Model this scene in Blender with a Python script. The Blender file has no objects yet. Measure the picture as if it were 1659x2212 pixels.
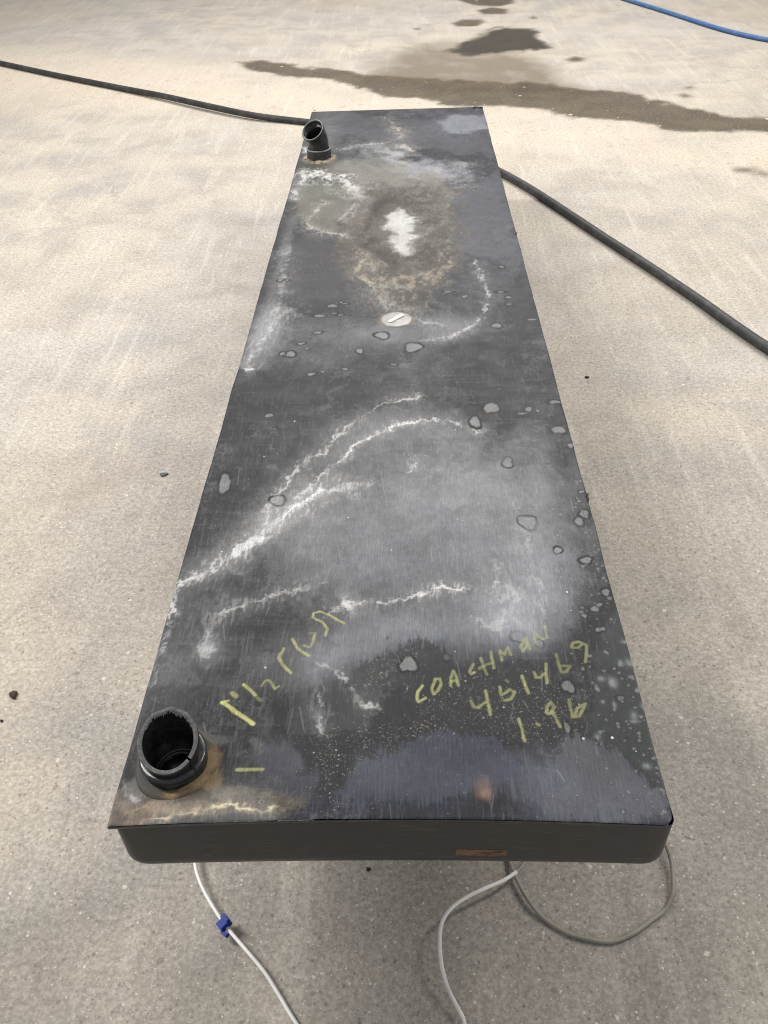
import bpy, bmesh, math, random
import numpy as np
from mathutils import Vector, Matrix

sc = bpy.context.scene
rng = np.random.default_rng(7)
random.seed(7)

# ------------------------------------------------------------------ camera
TOPZ = 0.36                       # height of the tank's top face above the floor
CAM = np.array([0.02673, -0.41736, TOPZ + 0.76565])
PITCH, YAW, ROLL = [math.radians(a) for a in (40.6019, 2.42882, -2.38114)]
FPX, CU, CV = 1788.0, 829.5, 1106.0

def cam_axes():
    c, s = math.cos(PITCH), math.sin(PITCH)
    A = np.array([[1, 0, 0], [0, s, c], [0, -c, s]])
    cz, sz = math.cos(YAW), math.sin(YAW)
    Rz = np.array([[cz, -sz, 0], [sz, cz, 0], [0, 0, 1]])
    A = (Rz @ A.T).T
    cr, sr = math.cos(ROLL), math.sin(ROLL)
    return np.array([[cr, sr, 0], [-sr, cr, 0], [0, 0, 1]]) @ A
AX = cam_axes()

cd = bpy.data.cameras.new("camera")
cam = bpy.data.objects.new("camera", cd)
sc.collection.objects.link(cam)
M = Matrix([list(AX.T[i]) + [CAM[i]] for i in range(3)] + [[0, 0, 0, 1]])
cam.matrix_world = M
cd.sensor_fit = 'VERTICAL'
cd.sensor_height = 36.0
cd.lens = 36.0 * FPX / 2212.0
cd.clip_start = 0.02
cd.clip_end = 200
cd.dof.use_dof = False
sc.cycles.filter_width = 1.1
sc.camera = cam

# ------------------------------------------------------------------ light and exposure
w = bpy.data.worlds.new("World")
sc.world = w
w.use_nodes = True
bg = w.node_tree.nodes['Background']
bg.inputs[0].default_value = (0.93, 0.95, 1.0, 1)
bg.inputs[1].default_value = 0.50
sc.view_settings.view_transform = 'Standard'
sc.view_settings.look = 'None'
sc.view_settings.exposure = 0.0
sc.view_settings.gamma = 1.0

def area(name, loc, target, sx, sy, power, col=(1, 1, 1)):
    d = bpy.data.lights.new(name, 'AREA')
    d.shape = 'RECTANGLE'; d.size = sx; d.size_y = sy
    d.energy = power; d.color = col
    o = bpy.data.objects.new(name, d)
    sc.collection.objects.link(o)
    o.location = loc
    v = Vector(target) - Vector(loc)
    o.rotation_euler = v.to_track_quat('-Z', 'Y').to_euler()
    return o
area('ceiling_light', (0.3, 5.3, 4.2), (0.3, 5.0, 0), 4.0, 1.6, 262, (1.0, 0.955, 0.895))
area('ceiling_light', (-3.0, 1.2, 3.6), (-1.0, 0.8, 0), 0.3, 2.0, 205, (1.0, 0.965, 0.92))
area('ceiling_light', (3.2, 2.2, 3.6), (1.2, 1.2, 0), 0.3, 2.0, 120, (1.0, 0.95, 0.86))

# ------------------------------------------------------------------ helpers
def ray(u, v):
    d = np.array([(u - CU) / FPX, -(v - CV) / FPX, -1.0])
    return AX.T @ d
def at(u, v, z):
    """photo position (1659 x 2212 frame) -> point of the horizontal plane at height z"""
    d = ray(u, v)
    t = (z - CAM[2]) / d[2]
    return CAM + d * t
def T(u, v):
    p = at(u, v, TOPZ); return (p[0], p[1])
def G(u, v, z=0.0):
    p = at(u, v, z); return (p[0], p[1], z)

def hash2(ix, iy, seed):
    h = (ix.astype(np.int64) * 374761393 + iy.astype(np.int64) * 668265263 + seed * 982451653) & 0x7fffffff
    h = ((h ^ (h >> 13)) * 1274126177) & 0x7fffffff
    h = h ^ (h >> 16)
    return (h & 0xffff) / 65535.0
def vnoise(x, y, seed=0):
    ix = np.floor(x); iy = np.floor(y)
    fx = x - ix; fy = y - iy
    fx = fx * fx * fx * (fx * (fx * 6 - 15) + 10); fy = fy * fy * fy * (fy * (fy * 6 - 15) + 10)
    a = hash2(ix, iy, seed); b = hash2(ix + 1, iy, seed)
    c = hash2(ix, iy + 1, seed); d = hash2(ix + 1, iy + 1, seed)
    return (a + (b - a) * fx) + ((c + (d - c) * fx) - (a + (b - a) * fx)) * fy
def fbm(x, y, s, seed=0, octv=4, gain=0.5):
    """0..1 noise; s = features per metre"""
    r = 0.0; a = 1.0; t = 0.0
    for k in range(octv):
        r = r + a * vnoise(x * s + 17.3 * k, y * s - 9.1 * k, seed + k * 31)
        t += a; a *= gain; s *= 2.03
    return r / t
def sstep(a, b, x):
    t = np.clip((x - a) / (b - a), 0, 1)
    return t * t * (3 - 2 * t)
def polyline_dist(X, Y, pts):
    """distance to a polyline and the running parameter 0..1"""
    best = np.full(X.shape, 9.0); par = np.zeros(X.shape)
    n = len(pts) - 1
    for i in range(n):
        ax, ay = pts[i]; bx, by = pts[i + 1]
        dx, dy = bx - ax, by - ay
        L = dx * dx + dy * dy + 1e-12
        t = np.clip(((X - ax) * dx + (Y - ay) * dy) / L, 0, 1)
        d = np.hypot(X - ax - t * dx, Y - ay - t * dy)
        m = d < best
        best = np.where(m, d, best); par = np.where(m, (i + t) / n, par)
    return best, par
def poly_sd(X, Y, pts):
    """signed distance to a polygon, negative inside"""
    d, _ = polyline_dist(X, Y, list(pts) + [pts[0]])
    ins = np.zeros(X.shape, bool)
    n = len(pts); j = n - 1
    for i in range(n):
        xi, yi = pts[i]; xj, yj = pts[j]
        c = ((yi > Y) != (yj > Y)) & (X < (xj - xi) * (Y - yi) / (yj - yi + 1e-12) + xi)
        ins ^= c; j = i
    return np.where(ins, -d, d)

def smooth(me, on=True):
    me.polygons.foreach_set('use_smooth', [on] * len(me.polygons))
def link(name, me, mat, parent=None):
    o = bpy.data.objects.new(name, me)
    sc.collection.objects.link(o)
    if mat: me.materials.append(mat)
    if parent: o.parent = parent
    return o
def tag(o, label=None, cat=None, group=None, kind=None):
    if label: o['label'] = label
    if cat: o['category'] = cat
    if group: o['group'] = group
    if kind: o['kind'] = kind
    return o
def mesh(name, V, F):
    me = bpy.data.meshes.new(name); me.from_pydata([tuple(v) for v in V], [], F); me.update(); return me
def grid_mesh(name, xs, ys, zfun, keep=None):
    nx, ny = len(xs), len(ys)
    X, Y = np.meshgrid(xs, ys)
    Z = zfun(X, Y)
    me = bpy.data.meshes.new(name)
    me.vertices.add(nx * ny)
    me.vertices.foreach_set('co', np.stack([X, Y, Z], -1).astype(np.float32).ravel())
    a = (np.arange(ny - 1)[:, None] * nx + np.arange(nx - 1)[None, :]).ravel()
    F = np.stack([a, a + 1, a + 1 + nx, a + nx], 1)
    if keep is not None:
        F = F[keep(X.ravel()[F].mean(1), Y.ravel()[F].mean(1))]
    me.loops.add(F.size); me.loops.foreach_set('vertex_index', F.ravel().astype(np.int32))
    me.polygons.add(len(F))
    me.polygons.foreach_set('loop_start', (np.arange(len(F)) * 4).astype(np.int32))
    me.update(calc_edges=True); me.validate()
    smooth(me)
    return me, X.ravel(), Y.ravel()
def set_col(me, name, rgb):
    at_ = me.attributes.new(name, 'FLOAT_COLOR', 'POINT')
    a = np.ones((len(rgb), 4), np.float32); a[:, :3] = rgb
    at_.data.foreach_set('color', a.ravel())
def set_val(me, name, v):
    at_ = me.attributes.new(name, 'FLOAT', 'POINT')
    at_.data.foreach_set('value', v.astype(np.float32))

def lathe(profile, seg=64, warp=None, closed=False):
    V = []; F = []
    for (r, z) in profile:
        for k in range(seg):
            a = 2 * math.pi * k / seg
            p = Vector((r * math.cos(a), r * math.sin(a), z))
            if warp: p = warp(p, a)
            V.append(p)
    n = len(profile)
    for i in range(n - 1 + (1 if closed else 0)):
        j = (i + 1) % n
        for k in range(seg):
            l = (k + 1) % seg
            F.append((i * seg + k, i * seg + l, j * seg + l, j * seg + k))
    return V, F

def catmull(pts, n=12):
    P = [Vector(p) for p in pts]
    P = [P[0] * 2 - P[1]] + P + [P[-1] * 2 - P[-2]]
    out = []
    for i in range(1, len(P) - 2):
        for k in range(n):
            t = k / n
            a, b, c, d = P[i - 1], P[i], P[i + 1], P[i + 2]
            out.append(0.5 * ((2 * b) + (c - a) * t + (2 * a - 5 * b + 4 * c - d) * t * t + (3 * b - a - 3 * c + d) * t ** 3))
    out.append(P[-2]); return out
def tube(pts, r, seg=12, cap=True, rfun=None, flat=1.0):
    V = []; F = []
    n = len(pts); up = Vector((0, 0, 1))
    for i, p in enumerate(pts):
        t = (pts[min(i + 1, n - 1)] - pts[max(i - 1, 0)]).normalized()
        s = t.cross(up)
        if s.length < 1e-3: s = Vector((1, 0, 0))
        s.normalize(); q = s.cross(t).normalized()
        rr = rfun(i / (n - 1)) * r if rfun else r
        for k in range(seg):
            a = 2 * math.pi * k / seg
            V.append(p + s * (math.cos(a) * rr) + q * (math.sin(a) * rr * flat))
    for i in range(n - 1):
        for k in range(seg):
            l = (k + 1) % seg
            F.append((i * seg + k, i * seg + l, (i + 1) * seg + l, (i + 1) * seg + k))
    if cap:
        F.append(tuple(range(seg))[::-1]); F.append(tuple((n - 1) * seg + k for k in range(seg)))
    return V, F

# ------------------------------------------------------------------ node helpers
class NT:
    def __init__(s, name):
        s.m = bpy.data.materials.new(name); s.m.use_nodes = True
        s.t = s.m.node_tree; s.b = s.t.nodes['Principled BSDF']
    def n(s, typ, **kw):
        x = s.t.nodes.new(typ)
        for k, v in kw.items(): setattr(x, k, v)
        return x
    def l(s, a, b): s.t.links.new(a, b)
    def coord(s): return s.n('ShaderNodeTexCoord').outputs['Object']
    def mapping(s, v, scale, rot=(0, 0, 0)):
        m = s.n('ShaderNodeMapping'); m.inputs['Scale'].default_value = scale
        m.inputs['Rotation'].default_value = rot; s.l(v, m.inputs[0]); return m.outputs[0]
    def noise(s, v, scale, detail=4, rough=0.55, dist=0.0):
        x = s.n('ShaderNodeTexNoise'); x.inputs['Scale'].default_value = scale
        x.inputs['Detail'].default_value = detail; x.inputs['Roughness'].default_value = rough
        x.inputs['Distortion'].default_value = dist
        s.l(v, x.inputs['Vector']); return x.outputs[0]
    def voro(s, v, scale, feature='F1', out='Distance', rand=1.0):
        x = s.n('ShaderNodeTexVoronoi', feature=feature); x.inputs['Scale'].default_value = scale
        x.inputs['Randomness'].default_value = rand
        s.l(v, x.inputs['Vector']); return x.outputs[out]
    def ramp(s, f, a, b, va=0.0, vb=1.0):
        x = s.n('ShaderNodeMapRange'); x.interpolation_type = 'SMOOTHSTEP'
        x.inputs['From Min'].default_value = a; x.inputs['From Max'].default_value = b
        x.inputs['To Min'].default_value = va; x.inputs['To Max'].default_value = vb
        s.l(f, x.inputs['Value']); return x.outputs[0]
    def math(s, op, a, b=None):
        x = s.n('ShaderNodeMath', operation=op)
        for i, q in enumerate((a, b)):
            if q is None: continue
            if isinstance(q, (int, float)): x.inputs[i].default_value = q
            else: s.l(q, x.inputs[i])
        return x.outputs[0]
    def mix(s, f, a, b, mode='MIX'):
        x = s.n('ShaderNodeMix', data_type='RGBA', blend_type=mode)
        for i, q in ((0, f), (6, a), (7, b)):
            if isinstance(q, (int, float)): x.inputs[i].default_value = q
            elif isinstance(q, tuple): x.inputs[i].default_value = q + (1,) if len(q) == 3 else q
            else: s.l(q, x.inputs[i])
        return x.outputs[2]
    def attr(s, name, out='Color'):
        x = s.n('ShaderNodeAttribute'); x.attribute_name = name; return x.outputs[out]
    def bump(s, h, strength, dist):
        x = s.n('ShaderNodeBump'); x.inputs['Strength'].default_value = strength
        x.inputs['Distance'].default_value = dist; s.l(h, x.inputs['Height'])
        s.l(x.outputs[0], s.b.inputs['Normal'])
        return x
    def set(s, **kw):
        for k, v in kw.items():
            i = s.b.inputs[k.replace('_', ' ')]
            if isinstance(v, (int, float)): i.default_value = v
            elif isinstance(v, tuple): i.default_value = v + (1,)
            else: s.l(v, i)
        return s.m

# ------------------------------------------------------------------ floor
def floor_build():
    # fine rows and columns only where the wet patches lie
    ys = np.concatenate([np.arange(-1.6, 3.2, 0.05), np.arange(3.2, 9.5, 0.022), np.arange(9.5, 40, 1.0)])
    xs = np.concatenate([np.arange(-20, -2.5, 0.5), np.arange(-2.5, 5.0, 0.011), np.arange(5.0, 20, 0.5)])
    me, X, Y = grid_mesh('floor', xs, ys, lambda x, y: x * 0)
    wx = (fbm(X, Y, 3.2, 1, 5, 0.6) - 0.5) * 0.34 + (fbm(X, Y, 14, 12, 3, 0.6) - 0.5) * 0.06
    wy = (fbm(X, Y, 3.2, 2, 5, 0.6) - 0.5) * 0.50 + (fbm(X, Y, 14, 13, 3, 0.6) - 0.5) * 0.10
    Xw, Yw = X + wx * 0.55, Y + wy * 0.6
    f2 = lambda L: [G(u, v)[:2] for u, v in L]
    wet = np.zeros(X.shape); damp = np.zeros(X.shape)
    gutter = f2([(490, 138), (560, 133), (640, 140), (760, 160), (860, 170), (960, 172), (1060, 180), (1180, 186), (1300, 202), (1420, 222), (1540, 240), (1700, 262),
                 (1700, 298), (1560, 280), (1440, 272), (1340, 264), (1200, 250), (1060, 236), (940, 222), (850, 212), (740, 190), (640, 164), (560, 150)])
    wet = np.maximum(wet, sstep(0.03, -0.03, poly_sd(Xw, Yw, gutter)) * 0.9)
    big = f2([(975, 106), (1010, 90), (1050, 70), (1085, 62), (1130, 66), (1160, 74), (1184, 92), (1180, 108), (1130, 116), (1070, 118), (1020, 114)])
    pud = sstep(0.05, -0.03, poly_sd(Xw, Yw, big)); wet = np.maximum(wet, pud)
    for L in ([(978, 50), (1000, 42), (1035, 42), (1046, 48), (1030, 57), (990, 57)],
              [(1030, 22), (1060, 16), (1095, 20), (1090, 30), (1040, 31)],
              [(990, 0), (1010, -14), (1110, -14), (1112, 6), (1080, 14), (1030, 12)],
              [(1222, 130), (1240, 123), (1262, 127), (1255, 134), (1235, 135)],
              [(1477, 190), (1488, 187), (1497, 190), (1488, 193)], [(1468, 206), (1482, 204), (1496, 210), (1480, 212)],
              [(1145, 36), (1155, 35), (1158, 39), (1148, 40)], [(892, 62), (902, 61), (904, 65), (894, 65)]):
        wet = np.maximum(wet, sstep(0.03, -0.03, poly_sd(X + wx * 0.12, Y + wy * 0.15, f2(L))) * 0.9)
    set_val(me, 'puddle', pud)
    spray = f2([(850, 165), (870, 128), (930, 108), (1000, 112), (1090, 135), (1150, 165), (1225, 205), (1100, 195), (960, 180)])
    damp = sstep(0.30, -0.06, poly_sd(Xw, Yw, spray)) * (0.60 + 0.8 * fbm(X, Y, 8, 5, 4))
    for L in ([(1560, 362), (1600, 364), (1659, 372), (1659, 380), (1620, 376), (1580, 368)],):
        wet = np.maximum(wet, sstep(0.02, -0.02, poly_sd(X + wx * 0.15, Y + wy * 0.15, f2(L))) * 0.8)
    set_val(me, 'wet', np.clip(wet, 0, 1)); set_val(me, 'damp', np.clip(damp, 0, 1))
    # pale coarse strip with exposed aggregate beside the gutter
    strip = f2([(-200, 95), (300, 120), (640, 165), (1000, 225), (1350, 270), (1760, 305), (1760, 410), (1450, 370), (1150, 335), (700, 290), (300, 235), (-200, 190)])
    set_val(me, 'strip', sstep(0.35, -0.35, poly_sd(X + wx, Y + wy, strip)))
    hh = f2([(-60, 1120), (120, 1075), (200, 1045), (300, 1012), (430, 985), (560, 940)])
    d, _ = polyline_dist(X + wx * 0.1, Y + wy * 0.1, hh)
    set_val(me, 'seam', np.exp(-(d / 0.03) ** 2))
    gr = sstep(1.6, -0.5, Y + (fbm(X, Y, 0.9, 33, 4) - 0.5) * 1.6)
    set_val(me, 'grime_shade', gr)

    m = NT('concrete'); c = m.coord()
    big_n = m.noise(c, 0.9, 5, 0.6)
    mid_n = m.noise(c, 4.5, 6, 0.62, 0.3)
    col = m.mix(m.ramp(big_n, 0.35, 0.65), (0.420, 0.394, 0.362), (0.450, 0.406, 0.342))
    col = m.mix(m.ramp(mid_n, 0.38, 0.68), col, (0.345, 0.318, 0.285))
    col = m.mix(m.math('MULTIPLY', m.ramp(m.noise(c, 2.2, 5, 0.6), 0.5, 0.72), 0.65), col, (0.325, 0.315, 0.31))
    col = m.mix(m.math('MULTIPLY', m.ramp(m.noise(c, 0.55, 3, 0.5), 0.48, 0.66), 0.6), col, (0.40, 0.355, 0.285))
    col = m.mix(m.math('MULTIPLY', m.attr('strip', 'Fac'), 0.6), col, (0.56, 0.485, 0.395))
    # trowel arcs: long faint strokes
    tr = m.noise(m.mapping(c, (28, 2.2, 1), (0, 0, 0.75)), 1.0, 4, 0.6, 0.4)
    col = m.mix(m.ramp(tr, 0.5, 0.75, 0, 0.32), col, (0.60, 0.57, 0.52))
    tr2 = m.noise(m.mapping(c, (22, 1.8, 1), (0, 0, 0.55)), 1.0, 4, 0.6, 0.4)
    col = m.mix(m.ramp(tr2, 0.55, 0.85, 0, 0.22), col, (0.27, 0.26, 0.26))
    col = m.mix(m.attr('grime_shade', 'Fac'), col, m.mix(1.0, col, m.mix(m.ramp(m.noise(c, 1.7, 4, 0.55), 0.42, 0.62), (0.68, 0.665, 0.64), (0.98, 0.97, 0.945)), 'MULTIPLY'))  # near-floor grime, with soft shadow blotches painted into its tone
    # fine sandy grain
    g1 = m.noise(c, 190, 4, 0.75)
    g2 = m.noise(c, 95, 3, 0.6)
    col = m.mix(1.0, col, m.mix(m.ramp(g1, 0.3, 0.7), (0.86, 0.86, 0.855), (1.12, 1.12, 1.12)), 'MULTIPLY')
    col = m.mix(1.0, col, m.mix(m.ramp(g2, 0.3, 0.7), (0.86, 0.86, 0.86), (1.12, 1.12, 1.11)), 'MULTIPLY')
    dm = m.mix(0.35, c, m.n('ShaderNodeTexNoise').outputs['Color'])
    # stones: dark and pale aggregate showing through
    def stones(scale, size, pick, seed):
        v = m.n('ShaderNodeTexVoronoi'); v.inputs['Scale'].default_value = scale
        mp = m.n('ShaderNodeMapping'); mp.inputs['Location'].default_value = (seed, seed * 2, 0)
        nz = m.n('ShaderNodeTexNoise'); nz.inputs['Scale'].default_value = scale * 2.4; m.l(c, nz.inputs['Vector'])
        add = m.n('ShaderNodeVectorMath', operation='MULTIPLY_ADD')
        m.l(nz.outputs['Color'], add.inputs[0]); add.inputs[1].default_value = (0.55 / scale,) * 3; m.l(c, add.inputs[2])
        m.l(add.outputs[0], mp.inputs[0]); m.l(mp.outputs[0], v.inputs['Vector'])
        sep = m.n('ShaderNodeSeparateColor'); m.l(v.outputs['Color'], sep.inputs[0])
        sz = m.math('MULTIPLY', sep.outputs[1], size)
        inside = m.math('LESS_THAN', m.math('SUBTRACT', v.outputs['Distance'], sz), 0.0)
        return m.math('MULTIPLY', inside, m.math('LESS_THAN', sep.outputs[0], pick))
    s_dark = stones(140, 0.38, 0.26, 3.1)
    s_dark2 = stones(60, 0.30, 0.07, 8.1)
    s_pale = stones(160, 0.32, 0.14, 5.7)
    s_pale2 = stones(70, 0.28, 0.06, 1.7)
    s_tiny = stones(330, 0.42, 0.24, 2.7)
    s_fine = stones(360, 0.42, 0.16, 7.7)
    col = m.mix(m.math('MULTIPLY', s_tiny, 0.55), col, (0.15, 0.14, 0.13))
    col = m.mix(m.math('MULTIPLY', s_fine, 0.5), col, (0.72, 0.70, 0.66))
    col = m.mix(m.math('MULTIPLY', s_dark, 0.62), col, (0.17, 0.145, 0.125))
    col = m.mix(m.math('MULTIPLY', s_dark2, 0.6), col, (0.20, 0.17, 0.14))
    col = m.mix(m.math('MULTIPLY', s_pale, 0.6), col, (0.74, 0.70, 0.64))
    col = m.mix(m.math('MULTIPLY', s_pale2, 0.6), col, (0.70, 0.66, 0.58))
    s_strip = m.math('MULTIPLY', stones(24, 0.42, 0.30, 4.4), m.attr('strip', 'Fac'))
    col = m.mix(m.math('MULTIPLY', s_strip, 0.45), col, (0.33, 0.27, 0.21))
    col = m.mix(m.math('MULTIPLY', m.attr('seam', 'Fac'), 0.30), col, (0.24, 0.20, 0.17))
    wc_ = m.n('ShaderNodeVectorMath', operation='MULTIPLY_ADD'); nz_ = m.n('ShaderNodeTexNoise'); nz_.inputs['Scale'].default_value = 5.0; nz_.inputs['Detail'].default_value = 6
    m.l(c, nz_.inputs['Vector']); m.l(nz_.outputs['Color'], wc_.inputs[0]); wc_.inputs[1].default_value = (0.35, 0.35, 0); m.l(c, wc_.inputs[2])
    crk = m.ramp(m.voro(wc_.outputs[0], 0.55, 'DISTANCE_TO_EDGE'), 0.0, 0.006, 1, 0)
    col = m.mix(m.math('MULTIPLY', m.math('MULTIPLY', crk, m.ramp(m.noise(c, 1.3, 3), 0.5, 0.65)), 0.30), col, (0.20, 0.17, 0.145))
    fw = m.noise(m.mapping(c, (3, 120, 1), (0, 0, 0.9)), 1.0, 3, 0.6)
    col = m.mix(m.math('MULTIPLY', m.ramp(fw, 0.64, 0.78), 0.22), col, (0.62, 0.58, 0.52))
    dampf = m.attr('damp', 'Fac')
    col = m.mix(m.math('MULTIPLY', dampf, 0.9), col, (0.170, 0.140, 0.108))
    wetf = m.attr('wet', 'Fac')
    wc = m.mix(m.ramp(mid_n, 0.4, 0.6), (0.052, 0.042, 0.028), (0.086, 0.066, 0.042))
    wc = m.mix(m.math('MULTIPLY', m.ramp(g2, 0.5, 0.75), 0.6), wc, (0.24, 0.18, 0.12))
    wc = m.mix(m.math('MULTIPLY', m.math('MAXIMUM', s_pale2, stones(26, 0.26, 0.07, 6.2)), 0.8), wc, (0.62, 0.56, 0.48))
    wc = m.mix(m.math('MULTIPLY', m.attr('puddle', 'Fac'), 0.75), wc, (0.038, 0.033, 0.023))
    col = m.mix(wetf, col, wc)
    h = m.math('ADD', m.math('MULTIPLY', g1, 0.6), m.math('MULTIPLY', m.noise(c, 40, 4, 0.6), 0.8))
    h = m.math('SUBTRACT', h, m.math('MULTIPLY', s_dark, 0.5))
    m.bump(h, 0.25, 0.0012)
    r = m.math('SUBTRACT', m.ramp(wetf, 0, 1, 0.75, 0.60), m.math('MULTIPLY', m.attr('puddle', 'Fac'), 0.15))
    m.set(Base_Color=col, Roughness=r, Specular_IOR_Level=0.16)
    o = link('floor', me, m.m); tag(o, kind='structure')
    return o
floor_build()

# ------------------------------------------------------------------ tank
W2, LEN = 0.28, 2.504
hubx, huby = T(381, 1647)
elx, ely = T(690, 342)
capx, capy = T(856.5, 690.5)
tank = bpy.data.objects.new('holding_tank', None); sc.collection.objects.link(tank)
tank.location = (0, 0, 0)
tag(tank, 'long flat black holding tank with white water stains, pipe stubs and yellow chalk writing', 'tank')

def round_corner(x, y):
    r_ = 0.012
    e = np.clip(r_ - (W2 - x), 0, r_)
    return (r_ - np.sqrt(np.maximum(r_ * r_ - e * e, 0))) * np.exp(-y / 0.010)

def front_bow(x):       # near edge is drawn in a little at mid width
    return 0.0075 * (1 - (x / W2) ** 2)

def top_paint(X, Y):
    """stains, deposits, drops, chalk and painted sheen of the tank's top face, as albedo / roughness"""
    N = X.shape
    lin = lambda *c: np.array(c)
    P = lambda L: [T(u, v) for u, v in L]
    wa = (fbm(X, Y, 22, 3, 5, 0.62) - 0.5); wb = (fbm(X, Y, 22, 4, 5, 0.62) - 0.5)
    fa = (fbm(X, Y, 120, 5, 3, 0.6) - 0.5); fb = (fbm(X, Y, 120, 6, 3, 0.6) - 0.5)
    big = fbm(X, Y, 5, 8, 5, 0.6)
    mid = fbm(X, Y, 20, 9, 5, 0.6)
    fine = fbm(X, Y, 160, 10, 3, 0.6)
    streak = fbm(X * 4.2, Y * 0.30, 110, 11, 3, 0.6)           # wiping marks running down the length
    streakx = fbm(X * 0.25 + Y, Y * 3.2, 60, 14, 3, 0.6)
    film_sheen = 0.21 + (big - 0.5) * 0.40 + (mid - 0.5) * 0.14
    def pool(L, amt, soft, wp=0.03):
        sd_ = poly_sd(X + wa * wp + fa * 0.006, Y + wb * wp + fb * 0.006, P(L))
        return amt * sstep(soft * 0.25, -soft, sd_)
    film_sheen = film_sheen + pool([(330, 1480), (358, 1345), (405, 1252), (480, 1206), (545, 1176), (650, 1088), (700, 1024), (790, 950), (905, 910), (1010, 922), (1100, 965), (1180, 1040), (1240, 1180),
                        (1270, 1320), (1240, 1420), (1000, 1430), (850, 1400), (700, 1500), (560, 1480), (450, 1440)], 0.13, 0.05)
    film_sheen = film_sheen + pool([(560, 1178), (650, 1090), (760, 1042), (900, 1000), (1100, 980), (1180, 1080), (1230, 1200), (1250, 1330), (1180, 1400), (1020, 1390), (960, 1290), (740, 1312), (640, 1290), (560, 1250)], 0.22, 0.06)
    film_sheen = film_sheen + pool([(740, 1310), (900, 1288), (1010, 1270), (1100, 1250), (1180, 1330), (1160, 1420), (1000, 1440), (850, 1400), (760, 1450), (700, 1440)], 0.10, 0.02)
    film_sheen = film_sheen + pool([(560, 1170), (600, 1065), (690, 975), (780, 900), (870, 863), (960, 850), (1060, 930), (1000, 950), (850, 925), (700, 1020)], 0.08, 0.02)
    def blob(u, v, ru, rv, amt, noise=0.35):
        cx, cy = T(u, v)
        rx = abs(T(u + ru, v)[0] - T(u - ru, v)[0]) / 2
        ry = abs(T(u, v - rv)[1] - T(u, v + rv)[1]) / 2
        q = ((X - cx + wa * noise * rx * 1.6) / rx) ** 2 + ((Y - cy + wb * noise * ry * 1.6) / ry) ** 2
        return amt * np.exp(-q)
    for b in ((900, 1130, 260, 150, .16), (1170, 1020, 60, 130, .22), (1190, 1230, 80, 130, .28), (1120, 1340, 90, 60, .45),  # centre and front-band blobs paint soft sheen into the film
              (960, 1350, 190, 40, .25), (520, 1240, 110, 110, -.22), (480, 1010, 90, 90, -.34), (560, 1080, 80, 70, -.2), (700, 855, 190, 42, -.34), (560, 1350, 180, 30, -.12),
              (1110, 830, 110, 70, -.40), (900, 930, 110, 40, .15), (1210, 980, 40, 70, -.2), (600, 930, 60, 35, .12), (660, 590, 66, 60, -.50), (650, 640, 50, 30, -.25),
              (610, 560, 14, 90, .45), (590, 690, 26, 60, .5), (550, 740, 16, 60, .35), (860, 720, 150, 26, .35), (980, 700, 60, 24, .35),
              (1080, 420, 60, 110, -.15), (720, 280, 40, 40, .18), (980, 268, 70, 22, .32), (780, 265, 80, 22, -.2),
              (1330, 1480, 80, 190, -.45), (1400, 1600, 60, 90, -.35), (700, 1580, 60, 110, -.40), (960, 1540, 190, 50, -.45),
              (420, 1180, 50, 80, -.35), (400, 1330, 40, 60, -.22), (560, 1400, 110, 90, -.05), (690, 1450, 50, 60, .40), (760, 1400, 90, 50, .32),
              (1000, 1700, 260, 40, .10), (1370, 1690, 60, 60, .30), (620, 1770, 160, 24, -.25), (860, 1770, 100, 20, -.3), (470, 1560, 60, 70, -.1),
              (350, 1440, 40, 70, .10), (450, 1400, 20, 24, .3), (800, 1640, 70, 50, .30), (640, 1640, 30, 40, .28), (1180, 1680, 90, 50, .2)):
        film_sheen = film_sheen + blob(*b)
    film_sheen = film_sheen + (fbm(X + wa * .1, Y * 0.6 + wb * .1, 34, 81, 5, 0.7) - 0.5) * 0.32
    film_sheen = np.clip((film_sheen - 0.5) * 1.3 + 0.46, 0, 1.3)
    black = lin(0.013, 0.014, 0.017); grey = lin(0.182, 0.186, 0.198)
    C = black + (grey - black) * (film_sheen * (0.78 + 0.44 * mid))[:, None]
    R = 0.46 + 0.10 * (mid - 0.5) + 0 * film_sheen
    def over(C, f, col):
        return C + (np.asarray(col) - C) * np.clip(f, 0, 1)[:, None]
    # bluish ceiling reflection painted into the colour of the front third
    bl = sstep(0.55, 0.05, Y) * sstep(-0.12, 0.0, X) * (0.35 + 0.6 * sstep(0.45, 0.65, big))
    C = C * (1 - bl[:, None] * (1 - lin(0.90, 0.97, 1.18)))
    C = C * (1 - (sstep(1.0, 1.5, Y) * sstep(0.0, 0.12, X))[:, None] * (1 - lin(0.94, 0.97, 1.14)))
    # brushed streaks
    st = sstep(0.56, 0.80, streak) * (0.25 + 0.75 * sstep(1.0, 0.1, Y))
    C = over(C, st * 0.13, (0.28, 0.28, 0.30))
    C = over(C, sstep(0.55, 0.75, fbm(X * 1.6 + wa * .2, Y * 0.7 + wb * .2, 26, 82, 5, 0.72)) * 0.12, (0.30, 0.30, 0.31))
    C = over(C, sstep(0.60, 0.85, streakx) * 0.05, (0.28, 0.28, 0.29))
    # clean dark patches with definite edges, plus bluish sheen painted near the front
    def patch(L, col, amt, soft=0.004, warp=0.02, fw=0.003):
        nonlocal C, R
        pts = P(L)
        near_ = sstep(0.9, 0.5, Y)
        sd = poly_sd(X + wa * warp + fa * fw, Y + wb * warp + fb * fw + near_ * (streak - 0.5) * 0.030, pts)
        f = sstep(soft, -soft, sd) * (0.72 + 0.5 * fbm(X, Y, 38, int(pts[0][0] * 1e4) % 91, 4, 0.6))
        C = over(C, f * amt, col); return f
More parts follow.
